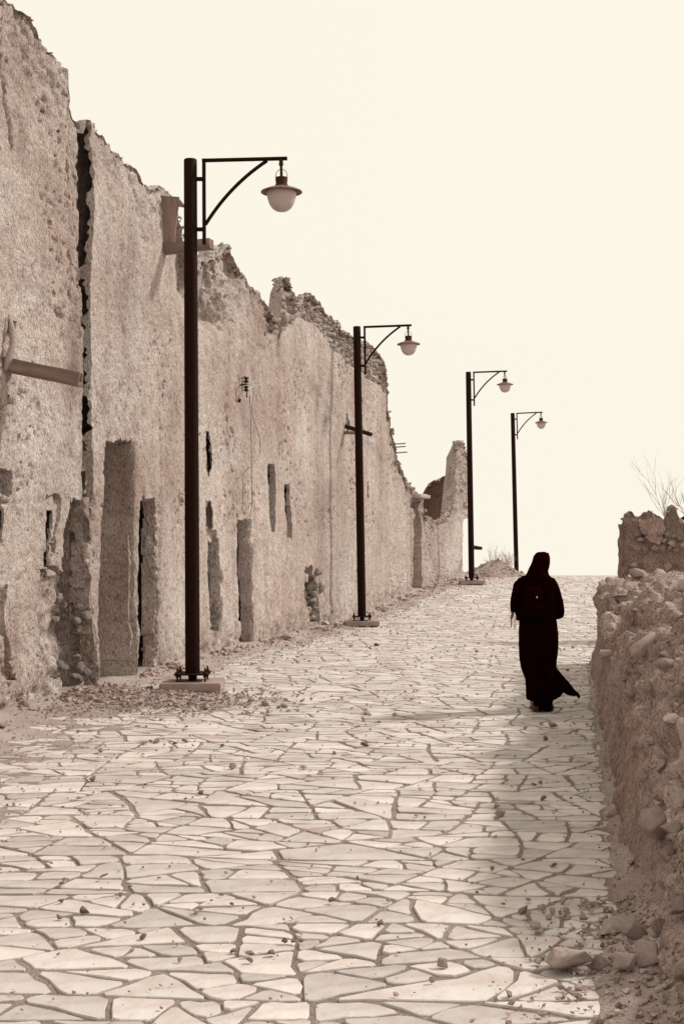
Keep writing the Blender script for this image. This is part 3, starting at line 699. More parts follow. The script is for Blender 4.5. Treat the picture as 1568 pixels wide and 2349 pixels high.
def jamb(name, wall, rows, depth, amp, seed, rub=0.0, mat=M_WALL, front=.0):
    """the reveal that faces down the street: worn plaster or laid-bare stones; rows = (photo y, photo x of its outer edge)"""
    a = np.array(rows, dtype=float); ny, nt = int((a[-1, 0]-a[0, 0])*.55)+4, 34
    y = np.linspace(a[0, 0], a[-1, 0], ny); x = np.interp(y, a[:, 0], a[:, 1]); u = LEFT.u_of_px(x); X, Y = LEFT.at(u); TX, TY = LEFT.tan(u)
    z = CAMH-(y-HOR)/FPX*Y; t = np.linspace(0, 1, nt)[None]; off = front-t*depth
    P = np.stack([X[:, None]+TY[:, None]*off, Y[:, None]-TX[:, None]*off, z[:, None]+0*t], -1)
    e = amp*(.9*fbm(P, 2.2, 3, seed)+.6*fbm(P, 6, 3, seed+1)+.25*fbm(P, 18, 2, seed+2)); tone = .10*fbm(P, 2, 3, seed+3)
    cr = np.abs(fbm(P, 1.8, 3, seed+6)); e = e-.035*sstep(.06, .0, cr)*(amp > .02)
    if rub:
        c1, c2, ci = worley(P, 5.5, seed+4); e = e+rub*(sstep(0, .35, c2-c1)*(.3+.7*ci)-.4); tone = tone+.30*(ci-.5)
    e = (.012+.7*e)*sstep(.0, .30, t)-.03*np.exp(-t/.10); d2 = .05*fbm(P, 5, 2, seed+5)*(t < .3)
    P = P+np.stack([-TX[:, None]*e+TY[:, None]*d2, -TY[:, None]*e-TX[:, None]*d2, 0*e], -1)
    b = np.array(wall.location); o = link(name, mesh_grid(name, P-b, True, {'tone': tone}, 70), mat, wall)
jamb('door_reveal', wallB, [(1000, 301), (1040, 303), (1300, 308), (1560, 307), (1680, 306)], .72, .035, 701, front=.01)
jamb('niche_reveal', wallB, [(1138, 356), (1200, 363), (1400, 365), (1600, 360)], .17, .07, 711, .06, front=.0)
jamb('hollow_reveal', wallB, [(1140, 205), (1300, 206), (1480, 221), (1640, 230)], .17, .11, 721, .05)
jamb('niche_reveal', wallC, [(1230, 503), (1340, 508), (1450, 507)], .2, .04, 731, .04, M_WALL2)
jamb('door_reveal', wallC, [(1190, 576), (1380, 581), (1500, 583)], .22, .025, 741, 0, M_WALL2)

# pale lintel slab over the far doorway
def rough_slab(name, c, d, mat, parent=None, seed=1, rot=None, amp=.02):
    bm = bmesh.new(); bmesh.ops.create_cube(bm, size=1)
    bmesh.ops.subdivide_edges(bm, edges=bm.edges, cuts=5, use_grid_fill=True)
    co = np.array([v.co[:] for v in bm.verts])*np.array(d); co = co*1.0
    r = np.clip(np.abs(np.array([v.co[:] for v in bm.verts])*2), 0, 1)**6; s = r.sum(1); co *= (1-.10*np.clip(s-1, 0, 2))[:, None]
    co += amp*np.stack([fbm(co+k*9.1, 7, 3, seed+k) for k in range(3)], -1)
    for v, k in zip(bm.verts, co): v.co = (rot @ Vector(k)) if rot is not None else Vector(k)
    return link(name, bm_mesh(name, bm, 50), mat, parent, c)
p = wall_pt(958, 1139, .02)
tag(rough_slab('door_lintel', p, (.45, 1.3, .12), M_PALE, None, 5, Matrix.Rotation(-.25, 3, 'Z')), 'pale slab lintel over the far doorway in the wall', 'lintel')

# ---- dark ruin seen over the low wall
BACKP = Path([(1.6, 49.5), (3.2, 50.2), (5.6, 50.6)])
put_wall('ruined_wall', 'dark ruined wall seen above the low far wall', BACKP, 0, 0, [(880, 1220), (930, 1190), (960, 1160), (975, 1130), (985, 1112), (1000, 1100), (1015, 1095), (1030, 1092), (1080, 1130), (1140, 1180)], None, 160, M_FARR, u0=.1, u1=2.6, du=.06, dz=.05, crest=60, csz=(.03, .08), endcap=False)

# ---- ruin at the right edge
RUINP = Path([(4.88, 24.8), (6.4, 24.6), (9.2, 24.2)])
def carve_R(gx, gy, P, d, tone, hgt):
    c1, c2, ci = worley(P*np.array([1, 1, 1.4]), 3.2, 19); band = sstep(1215, 1232, gy+8*fbm(P, 1.5, 3, 950))
    d = d+band*(.05*sstep(.05, .3, c2-c1)*(ci > .45)); tone = tone+band*.25*(ci-.45)*(ci > .45)-.10
    m = slot(gx, gy, P, [(1188, 1462, 1515), (1215, 1470, 1528), (1245, 1490, 1510)], 1, 4, 6, 61); tone = np.where(m, tone+.42, tone); d = np.where(m, d+.05, d)
    d = d-.35*sstep(1434, 1424, gx-.06*(1300-gy))*0
    return d, tone
ruinR = put_wall('ruined_wall', 'crumbling stone and mud ruin at the right edge behind the bank', RUINP, 0, 0, [(1415, 1205), (1428, 1196), (1434, 1180), (1440, 1176), (1449, 1176), (1456, 1190), (1466, 1188), (1478, 1176), (1488, 1170), (1500, 1178), (1515, 1186), (1524, 1192), (1528, 1168), (1546, 1164), (1553, 1182), (1568, 1200), (1600, 1195), (1700, 1180), (2100, 1180)], carve_R, 200, M_RUIN, u0=.0, u1=4.2, du=.035, dz=.03, crest=120, csz=(.02, .06), thick=.6)
rnd = random.Random(77)
rb = Vector(ruinR.location)
RUROCK = [m_.copy() for m_ in ROCKS]
for m_ in RUROCK: m_.materials.clear(); m_.materials.append(M_RUBBLE)
for (x, y, w) in [(1475, 1222, 16), (1492, 1226, 20), (1512, 1224, 16), (1530, 1226, 15), (1545, 1230, 14), (1468, 1238, 18), (1498, 1242, 16), (1522, 1240, 18), (1540, 1248, 22), (1558, 1236, 16), (1500, 1258, 20), (1534, 1256, 12), (1550, 1262, 14), (1566, 1252, 16), (1452, 1296, 18), (1446, 1310, 14), (1462, 1306, 12), (1478, 1300, 10), (1530, 1300, 22), (1548, 1320, 16), (1512, 1316, 12), (1470, 1215, 12)]:
    u = float(RUINP.u_of_px(x)); X, Y = RUINP.at(u); p = px(x, y, float(Y)-.02)
    o = link('stone', RUROCK[rnd.randrange(8)], None, ruinR, p-rb); s = w/FPX*float(Y)*.46
    o.scale = (s, .05, s*rnd.uniform(1.0, 1.6)); o.rotation_euler = (rnd.uniform(-.3, .1), rnd.uniform(-.9, .9), rnd.uniform(-.2, .2))

# ------------------------------------------------------------------ earth and rubble bank on the right
def build_bank():
    du, L = .035, RIGHT.L; nc = int((L-.02)/du); u = np.linspace(.02, L, nc); X, Y = RIGHT.at(u); TX, TY = RIGHT.tan(u); NX, NY = -TY, TX   # towards the street
    hf = np.interp(Y, [4, 6, 7.2, 8.2, 9.5, 12, 16, 19, 20.4], [.30, .36, .48, .66, .82, .95, 1.04, 1.10, 1.08])-.2*np.exp(-((Y-13.6)/.5)**2)
    hf = hf+.10*fbm(np.stack([X, Y, 0*X], -1), 1.6, 3, 301)
    hr = np.interp(Y, [4, 6, 7.0, 10.0, 17, 19.4, 20.2], [.50, .75, 1.42, 1.42, 1.28, 1.25, 1.14])-.55*np.exp(-((Y-13.6)/.45)**2)+(.06+.16*sstep(12, 9, Y))*fbm(np.stack([X, Y, 0*X], -1), 1.5, 3, 302)  # unseen near ridge raised and roughened to shape its shadow on the paving
    rows = []
    n1, n2, n3 = 40, 34, 22
    for k in range(n1):
        t = k/(n1-1); rows.append((0*hf+.05*t, -.2+(hf+.2)*t, 0.0, t))
    for k in range(1, n2+1):
        t = k/n2; rows.append((.05+.60*t**1.15, hf+(hr-hf)*(t**.8), 1.0, 1))
    for k in range(1, 10): rows.append((.65+.05*k, hr+.0*hf, 1.0, 1))
    for k in range(1, n3+1):
        t = k/n3; rows.append((1.1+.7*t, hr*(1-t)-.2*t, 1.0, 1))
    OFF = np.stack([r[0]+0*hf for r in rows]); Z = np.stack([r[1] for r in rows]); RB = np.stack([r[2]+0*hf for r in rows])
    base = np.stack([X-NX*OFF, Y-NY*OFF, Z+zs(Y)], -1); P = base.copy()
    RB = np.maximum(RB, sstep(.28, .0, hf[None]-Z+.25*fbm(P, 2, 3, 303)))
    n_big = fbm(P, 1.4, 3, 304); n_md = fbm(P, 5, 4, 305, .6); n_fn = fbm(P, 17, 3, 306)
    c1, c2, ci = worley(P, 3.4, 20); e1, e2, ei = worley(P, 11, 21)
    st = sstep(.02, .35, c2-c1)*(ci > .4); st2 = sstep(.02, .35, e2-e1)
    d = (1-RB)*(.05*n_big+.028*fbm(P*np.array([1, 1, .35]), 7, 3, 307)+.018*n_fn)+RB*(.12*n_big+.09*n_md+.05*n_fn-.14*(1-np.abs(fbm(P, 2.4, 4, 312))*4).clip(0, 1)+.10*st*(ci-.2)+.02*st2*(ei-.2))
    foot = sstep(.35, 0, Z); d = d+.06*foot*(1+n_md)
    d = d+RB*.0
    tone = RB*(.50*st*(ci-.45)+.12*st2*(ei-.5)+.25*n_md)+.05*(1-RB)+(1-RB)*.10*fbm(P*np.array([1, 1, .3]), 4, 2, 309)
    # outward direction of each point
    th = np.clip(np.gradient(Z, axis=0)/np.maximum(np.hypot(np.gradient(Z, axis=0), np.gradient(OFF, axis=0)), 1e-6), -1, 1); up = np.sqrt(np.maximum(0, 1-th*th))
    P = P+np.stack([NX*d*th, NY*d*th, d*up], -1)
    caps = []                                   # rounded far end
    for k in range(1, 9):
        f = k/8.; q = P[:, -1].copy(); zc = (q[:, 2]-zs(20.2))*(1-.0*f); cxy = np.array([X[-1]-NX[-1]*.55, Y[-1]-NY[-1]*.55])
        q[:, :2] = cxy+(q[:, :2]-cxy)*(1-f*.98); q[:, 0] += .05*fbm(q, 5, 3, 310); q[:, 1] += .06*fbm(q, 5, 3, 311)
        caps.append(q)
    P = np.concatenate([P, np.stack(caps, 1)], 1); tone = np.concatenate([tone, np.repeat(tone[:, -1:], 8, 1)], 1)
    loc = np.array([2.6, 12.5, 0.0])
    e = empty('earth_bank', tuple(loc), 'crumbling earth and rubble bank along the right side of the street', 'wall')
    link('earth_mass', mesh_grid('earth_mass', P-loc, True, {'tone': tone}, 55), M_BANK, e)
    return e, P, RB
bank, BP, BRB = build_bank()
# stones bedded in the bank
rnd = random.Random(5); bl = Vector(bank.location); ncol = BRB.shape[1]
k = 0
while k < 110:
    j = int(ncol*rnd.random()**1.5); i = rnd.randrange(14, 86)
    if BRB[i, j] < .5: continue
    p = Vector(BP[i, j]); x = CX+FPX*p.x/p.y
    if x > 1640: 
        if rnd.random() < .8: continue
    s = rnd.choice([.03, .04, .055, .075, .10])*rnd.uniform(.8, 1.25)*(1.15 if p.y < 10 else 1)
    o = link('stone', ROCKS[rnd.randrange(8)], None, bank, p-bl); o.scale = (s, s*rnd.uniform(.7, 1.1), s*rnd.uniform(.7, 1.1)); o.rotation_euler = (rnd.uniform(-1, 1), rnd.uniform(-1, 1), rnd.uniform(0, 6.3)); k += 1
def bank_pt(x, y):
    q = BP[:95, :ncol].reshape(-1, 3); gx = CX+FPX*q[:, 0]/q[:, 1]; gy = HOR+(CAMH-q[:, 2])*FPX/q[:, 1]
    c = (gx-x)**2+(gy-y)**2+q[:, 1]*20; return Vector(q[np.argmin(c)])
BIGR = [hull_rock(700+k, 15, (1, .8, .75), .05, 3, .06) for k in range(4)]
for m_ in BIGR: m_.materials.append(M_ROCK)
for n_, (x, y, w, h) in enumerate([(1545, 1735, 90, 80), (1500, 1838, 46, 50), (1540, 1905, 60, 55), (1538, 1960, 70, 60), (1552, 2015, 60, 60), (1560, 2075, 60, 60), (1515, 1760, 36, 40), (1540, 1650, 50, 40), (1558, 1590, 50, 40), (1520, 1500, 40, 22), (1470, 1470, 40, 20), (1560, 2130, 40, 50), (1500, 1985, 22, 30), (1560, 1830, 50, 44), (1420, 1368, 36, 12), (1460, 1400, 34, 14)]):
    p = bank_pt(x, y); s = w/FPX*p.y*.5
    o = link('stone', BIGR[n_ % 4], None, bank, p-bl); o.scale = (s, s*1.0, h/FPX*p.y*.55); o.rotation_euler = (rnd.uniform(-.3, .3), rnd.uniform(-.3, .3), rnd.uniform(0, 6.3))
it = []
for _ in range(2600):
    j = int(ncol*rnd.random()**1.3); i = rnd.randrange(10, 92)
    if BRB[i, j] < .35: continue
    p = BP[i, j]-np.array(bank.location); it.append((p[0]+rnd.gauss(0, .02), p[1]+rnd.gauss(0, .02), p[2], rnd.choice([.006, .009, .012, .018, .026])))
q = link('bank_gravel', scatter_mesh('bank_gravel', it, rnd), M_RUBBLE, bank); q['kind'] = 'stuff'

# ------------------------------------------------------------------ street lamps
def make_lamp():
    root = empty('street_lamp')
    m = MB(); m.box((0, 0, .05), (.70, .66, .10)); bm = bmesh.new(); me = m.mesh('tmp'); bm.from_mesh(me); bpy.data.meshes.remove(me)
    bmesh.ops.bevel(bm, geom=list(bm.edges), offset=.012, segments=2, affect='EDGES'); link('concrete_footing', bm_mesh('concrete_footing', bm, 40), M_CONC, root)
    m = MB(); m.box((0, 0, .185), (.40, .40, .014)); m.box((0, .0, .14), (.09, .09, .08)); m.build('base_plate', M_POLE, root)
    for sx in (-.16, .16):
        for sy in (-.15, .15):
            m = MB(); m.tube([(sx, sy, .09), (sx, sy, .255)], .011, 8); m.lathe([(.024, .193), (.024, .215)], (sx, sy, 0), 6); m.lathe([(.024, .152), (.024, .176)], (sx, sy, 0), 6); m.build('anchor_bolt', M_METAL, root)
    T = 6.16
    m = MB(); m.tube([(0, 0, .19), (0, 0, 2.0), (0, 0, 4.0), (0, 0, T-.012), (0, 0, T)], [.086, .084, .080, .0765, .070], 28); m.build('pole', M_POLE, root)
    up = .020                                  # the bracket climbs slightly outwards
    m = MB(); m.tube([(.157, 0, 5.17), (.157, 0, 6.165)], .022, 12); m.build('bracket_upright', M_POLE, root)
    m = MB(); m.tube([(.135, 0, 6.145), (1.125, 0, 6.145+.99*up)], .0235, 12); m.build('bracket_arm', M_POLE, root)
    a, b, c = Vector((.172, 0, 5.40)), Vector((.455, 0, 5.855)), Vector((.89, 0, 6.14))
    m = MB(); m.tube([a*(1-t)**2+b*2*t*(1-t)+c*t*t for t in [k/14 for k in range(15)]], .021, 10); m.build('curved_brace', M_POLE, root)
    for z in (5.93, 5.345):
        m = MB(); m.tube([(.06, 0, z), (.145, 0, z)], .025, 10); m.build('spacer', M_POLE, root)
    hx = 1.053
    m = MB(); m.tube([(hx, 0, 6.15), (hx, 0, 6.08)], .024, 10); m.tube([(hx, 0, 6.09), (hx+.004, 0, 5.93)], .017, 10); m.tube([(hx-.03, 0, 6.10), (hx+.03, 0, 6.10)], .006, 6); m.build('hanger', M_METAL, root)
    m = MB(); m.tube([(hx+.004+.068*math.sin(t), 0, 5.955+.085*math.cos(t)) for t in [-2.3+4.6*k/20 for k in range(21)]], .004, 5); m.build('wire_loop', M_METAL, root)
    m = MB(); m.lathe([(.02, 5.95), (.07, 5.945), (.072, 5.93), (.066, 5.87), (.076, 5.855), (.082, 5.83)], (hx+.004, 0, 0)); m.build('lamp_collar', M_METAL, root)
    m = MB(); m.lathe([(.06, 5.845), (.12, 5.828), (.18, 5.808), (.235, 5.785), (.242, 5.772), (.236, 5.766), (.18, 5.79), (.10, 5.805), (.06, 5.81)], (hx+.004, 0, 0), 36); m.build('lamp_shade', M_SHADE, root)
    pr = [(.174*math.cos(t)**.8, 5.79-.245*math.sin(t)) for t in [math.pi/2*k/14 for k in range(14)]]+[(.006, 5.545)]
    m = MB(); m.lathe(pr, (hx+.004, 0, 0), 32); m.build('glass_globe', M_GLOBE, root, 180)
    return root
lamp0 = make_lamp()
def copy_tree(o, parent=None):
    c = o.copy(); COL.objects.link(c); c.parent = parent
    for ch in list(o.children): copy_tree(ch, c)
    return c
LAMPS = [(442, 1571, 16.53, -.25, 1.0, 'nearest and tallest looking dark street lamp standing beside the deep doorway'),
         (830, 1434, 29.3, -1.0, 1.0, 'second dark street lamp standing before the long slit facade'),
         (1081, 1336, 41.3, -.9, 1.0, 'third dark street lamp standing at the end of the low far wall'),
         (1184, 1326, 53.2, -1.4, 1.0, 'farthest dark street lamp standing just beyond the crest of the street')]
for i, (x, y, Y, lean, s_, lab) in enumerate(LAMPS):
    o = lamp0 if i == 0 else copy_tree(lamp0)
    p = px(x, y, Y); zg = float(zs(Y))
    o.location = (p.x, Y, zg+.02); o.rotation_euler = (0, R(lean), 0)
    tag(o, lab, 'street lamp', 'street lamps along the street')

# ------------------------------------------------------------------ woodwork and fittings on the walls
def plank(name, a, b, w, t, mat, label=None, cat=None, hollow=False, up=(0, 0, 1), parent=None):
    a, b = Vector(a), Vector(b); d = b-a; L = d.length; xax = d.normalized(); yax = Vector(up).cross(xax).normalized(); zax = xax.cross(yax)
    bm = bmesh.new(); bmesh.ops.create_cube(bm, size=1)
    bmesh.ops.subdivide_edges(bm, edges=[e for e in bm.edges if abs(e.verts[0].co.x-e.verts[1].co.x) > .5], cuts=10)
    for v in bm.verts:
        q = Vector((v.co.x*L, v.co.y*w, v.co.z*t)); n = float(fbm(np.array([[q.x*3, q.y*20+L, q.z*20]]), 1, 2, 3)[0]); q.y += n*.012; q.z += n*.010
        v.co = q
    bmesh.ops.bevel(bm, geom=list(bm.edges), offset=.004, segments=1, affect='EDGES')
    me = bm_mesh(name, bm, 40); o = link(name, me, mat, parent)
    o.matrix_basis = Matrix.Translation((a+b)/2) @ Matrix((xax, yax, zax)).transposed().to_4x4()
    if label: tag(o, label, cat)
    return o
# open gutter on the tall wall
a = wall_pt(16, 840, -.15); b = Vector((-2.585, 14.08, 3.335))
gut = empty('wooden_gutter', tuple(a), 'weathered wooden gutter jutting from the tall left wall', 'gutter')
dv = (b-a)
xax = dv.normalized(); side = Vector((0, 0, 1)).cross(xax).normalized(); upv = xax.cross(side)
plank('bottom_board', Vector((0, 0, 0)), dv, .19, .045, M_WOODX, parent=gut)
for s in (-1, 1):
    plank('side_board', side*.085*s+upv*.055, dv*(.98 if s > 0 else 1.0)+side*.085*s+upv*.055, .03, .12, M_WOODX, parent=gut)
# pale plaster rib and hood left around the gutter
pp = wall_pt(17, 775, .03)
m = MB(); m.tube([wall_pt(18, 722, .02), wall_pt(14, 760, .07), wall_pt(12, 790, .08), wall_pt(9, 826, .05), wall_pt(7, 850, .02)], [.015, .03, .03, .04, .02], 10)
tag(m.build('plaster_rib', M_PALE, None, 180), 'pale smooth plaster rib above the wooden gutter', 'plaster rib')
# upper board and spout by the first lamp
a = wall_pt(370, 446, -.02); c = wall_pt(374, 560, -.02)
bb = empty('wooden_board', tuple(c), 'upright weathered board fixed high on the wall behind the nearest lamp', 'board')
bm = bmesh.new(); h = a.z-c.z
vs = [bm.verts.new(v) for v in [(0, -.03, 0), (.17, -.03, 0), (.17, .03, 0), (0, .03, 0), (-.02, -.03, h), (.24, -.03, h-.02), (.24, .03, h-.02), (-.02, .03, h)]]
for f in [(3, 2, 1, 0), (4, 5, 6, 7), (0, 1, 5, 4), (1, 2, 6, 5), (2, 3, 7, 6), (3, 0, 4, 7)]: bm.faces.new([vs[i] for i in f])
bmesh.ops.bevel(bm, geom=list(bm.edges), offset=.006, segments=1, affect='EDGES'); link('board', bm_mesh('board', bm, 40), M_WOOD, bb)
m = MB(); m.add([(.22, -.02, h-.02), (.33, -.02, h-.16), (.21, -.02, h-.14), (.22, .02, h-.02), (.33, .02, h-.16), (.21, .02, h-.14)], [(0, 2, 1), (3, 4, 5), (0, 1, 4, 3), (1, 2, 5, 4), (2, 0, 3, 5)]); m.build('splinter', M_WOOD, bb)
a = wall_pt(376, 574, -.2); 
tag(plank('spout_plank', a, a+Vector((.85, -.25, .04)), .16, .13, M_WOODX), 'short wooden spout sticking out below the upright board', 'spout')
# insulator bracket and hanging wires
ib = wall_pt(553, 884, .0); ins = empty('insulator_bracket', tuple(ib), 'rusted insulator bracket on the facade between the first two lamps', 'insulator')
sc_ = float(ib.y)/FPX
def L_(x, y, off=0): return Vector(((x-553)*sc_, -off, (884-y)*sc_))
m = MB(); m.tube([L_(546, 881, -.2), L_(565, 881, 0)], .014, 6); m.tube([L_(556, 866, 0), L_(556, 898, 0)], .008, 6); m.tube([L_(548, 871, .05), L_(556, 866), L_(561, 863), L_(566, 868)], .006, 5); m.tube([L_(556, 882), L_(570, 882)], .006, 5); m.build('bracket', M_DARKW, ins)
for y in (870, 890):
    m = MB(); m.lathe([(.010, .05), (.035, .045), (.035, .02), (.020, .012), (.020, -.004), (.040, -.012), (.040, -.035), (.012, -.045)], L_(564.5, y+2), 12); m.build('insulator', M_DARKW, ins)
m = MB(); m.tube([L_(565, 893), L_(566, 905), L_(566, 912)], .010, 6); m.build('cable_end', M_DARKW, ins)
m = MB(); m.tube([L_(556, 898), L_(548, 908), L_(547, 915)], .004, 5); m.box(L_(549, 919), (.045, .03, .06), Matrix.Rotation(.5, 3, 'Y')); m.build('loose_clip', M_DARKW, ins)
def wall_wire(pts, r):
    P = [wall_pt(x, y, .05) for x, y in pts]; out = []
    for i in range(len(P)-1):
        p0, p1, p2, p3 = P[max(i-1, 0)], P[i], P[i+1], P[min(i+2, len(P)-1)]
        for k in range(6):
            t = k/6; out.append(.5*((2*p1)+(-p0+p2)*t+(2*p0-5*p1+4*p2-p3)*t*t+(-p0+3*p1-3*p2+p3)*t**3))
    out.append(P[-1]); m = MB(); m.tube(out, r, 5); return m
tag(wall_wire([(566, 905), (567, 930), (569, 960), (569, 1000), (570, 1060), (570, 1110), (571, 1150), (567, 1190)], .0055).build('hanging_wire', M_WIRE), 'straight thin wire hanging down the facade from the insulator', 'wire')
tag(wall_wire([(574, 890), (574, 910), (571, 935), (574, 960), (583, 985), (589, 1010), (590, 1030), (585, 1050), (570, 1068), (553, 1085), (549, 1095), (550, 1130), (549, 1180)], .0055).build('hanging_wire', M_WIRE), 'looping thin wire bulging right on the facade below the insulator', 'wire')
# metal pipe by the second lamp
a = wall_pt(797, 976, -.1); b = px(851, 997, 29.9)
pb = empty('pipe_bracket', tuple(a), 'black metal pipe stub sticking out behind the second lamp post', 'pipe')
m = MB(); m.tube([(0, 0, 0), b-a], .045, 12); m.build('pipe', M_DARKW, pb)
m = MB(); m.tube([wall_pt(796, 964, .04)-a, wall_pt(797, 980, .04)-a], .012, 6); m.build('clip', M_DARKW, pb)
tag(plank('wall_plank', wall_pt(796, 992, -.1), px(818, 993, 30.2), .10, .06, M_WOODX), 'small wooden peg under the black pipe stub', 'peg')
# twigs and beam ends at the broken far edge
for (x, y, dx) in [(905, 1020, 10), (907, 1027, 8), (912, 1040, 7)]:
    a = wall_pt(x-3, y, -.1); tag(plank('roof_stick', a, a+Vector((.30+.01*dx, -.05, .03)), .03, .025, M_WOOD), f'thin broken roof stick at the far edge of the long facade, {"top" if y==1020 else "middle" if y==1027 else "lowest"} of three', 'stick', )
a = px(1080, 1254, 44.0); tag(plank('beam_end', a, px(1101, 1258, 43.6), .14, .10, M_DARKW), 'dark beam end poking out right of the third lamp post', 'beam')

# straw tufts of plaster above the near openings
for (x, y, w, lab) in [(335, 1140, .14, 'pale lump of bare plaster above the stony niche'), (113, 1316, .12, 'pale lump of bare plaster under the torn window')]:
    p = wall_pt(x, y, .0); o = link('plaster_lump', BIGR[1].copy(), None, None, p); o.data.materials.clear(); o.data.materials.append(M_PALE); o.scale = (w*.5, w*1.5, w*.55); tag(o, lab, 'plaster lump')

# ------------------------------------------------------------------ rubble heap and dry shrubs at the crest
def heap(name, c, rx, ry, h, label, seed):
    n = 46; a = np.linspace(-1, 1, n); X, Y = np.meshgrid(a, a); r = np.hypot(X, Y); P = np.stack([X*rx+c[0], Y*ry+c[1], 0*X], -1)
    Z = h*np.exp(-(r/.52)**2)*(1+.5*fbm(P, 1.3, 3, seed))+.10*fbm(P, 4, 3, seed+1)*sstep(1.0, .5, r)+zs(P[..., 1])-.10*sstep(.7, 1, r)
    P[..., 2] = Z; loc = np.array([c[0], c[1], float(zs(c[1]))]); e = empty(name, tuple(loc), label, 'rubble')
    link('earth_mound', mesh_grid('earth_mound', P-loc, False, {'tone': .2*fbm(P, 3, 3, seed+2)-.1}, 60), M_BANK, e)
    rr = random.Random(seed); it = []
    for _ in range(420):
        i, j = rr.randrange(6, n-6), rr.randrange(6, n-6); p = P[i, j]-loc; it.append((p[0], p[1], p[2], rr.choice([.02, .03, .045, .07])))
    q = link('loose_stones', scatter_mesh('loose_stones', it, rr), M_RUBBLE, e); q['kind'] = 'stuff'
heap('rubble_heap', (5.0, 47.2), 1.5, 2.0, .42, 'heap of earth and stones right of the third lamp post', 60)
def shrub(name, base, hgt, spread, n, seed, label, depth=3, lean=(0, 0), r0=.010):
    rr = random.Random(seed); m = MB(); base = Vector(base)
    def grow(p, d, L, r, lev):
        pts = [p]; q = p.copy(); dd = d.copy()
        for k in range(4):
            dd = (dd+Vector((rr.gauss(0, .14), rr.gauss(0, .14), rr.gauss(.04, .08)))).normalized(); q = q+dd*L/4; pts.append(q.copy())
        m.tube(pts, [r, r*.85, r*.7, r*.55, r*.35], 4, False)
        if lev > 0:
            for _ in range(rr.choice([3, 4, 5])):
                i = rr.choice([1, 2, 3, 4]); nd = (dd+Vector((rr.gauss(0, .28), rr.gauss(0, .28), rr.gauss(.12, .2)))).normalized(); grow(pts[i], nd, L*rr.uniform(.45, .75), r*.55, lev-1)
    for _ in range(n):
        grow(Vector((rr.gauss(0, .04), rr.gauss(0, .04), -.05)), Vector((rr.gauss(lean[0], spread), rr.gauss(lean[1], spread), 1)).normalized(), hgt*rr.uniform(.45, .62), r0, depth)
    e = empty(name, tuple(base), label, 'shrub'); m.build('twigs', M_TWIG, e, None); return e
p = px(1528, 1185, 27.0); shrub('dry_shrub', (p.x, 27, 1.75), 1.6, .03, 2, 3, 'tall leafless shrub rising behind the right ruin', 2, (-.03, 0), .008)
p = px(1590, 1120, 26.5); shrub('dry_shrub', (p.x, 26.5, 1.9), 1.5, .10, 2, 4, 'leafless branch tips entering at the right edge above the ruin', 2, (-.1, 0), .010)
p = px(1455, 1190, 25.2); shrub('dry_shrub', (p.x, 25.1, 1.95), .35, .7, 4, 5, 'small dry grass sprigs on the left top of the right ruin', 1, (-.5, 0), .005)
p = px(1128, 1300, 49); shrub('dry_shrub', (p.x, 47.6, .30), 1.1, .3, 8, 6, 'dry shrub on the rubble heap between the two farthest lamps', 3, (0, 0), .009)
p = px(1165, 1318, 51); shrub('dry_shrub', (p.x-.3, 49.0, .25), .95, .5, 12, 8, 'low dry shrub at the foot of the farthest lamp', 3, (0, 0), .009)
a = px(1552, 1200, 25.2); tag(plank('roof_beam', px(1545, 1203, 25.6), px(1600, 1168, 25.6), .09, .07, M_DARKW), 'slanting dark roof beam behind the right ruin', 'beam')

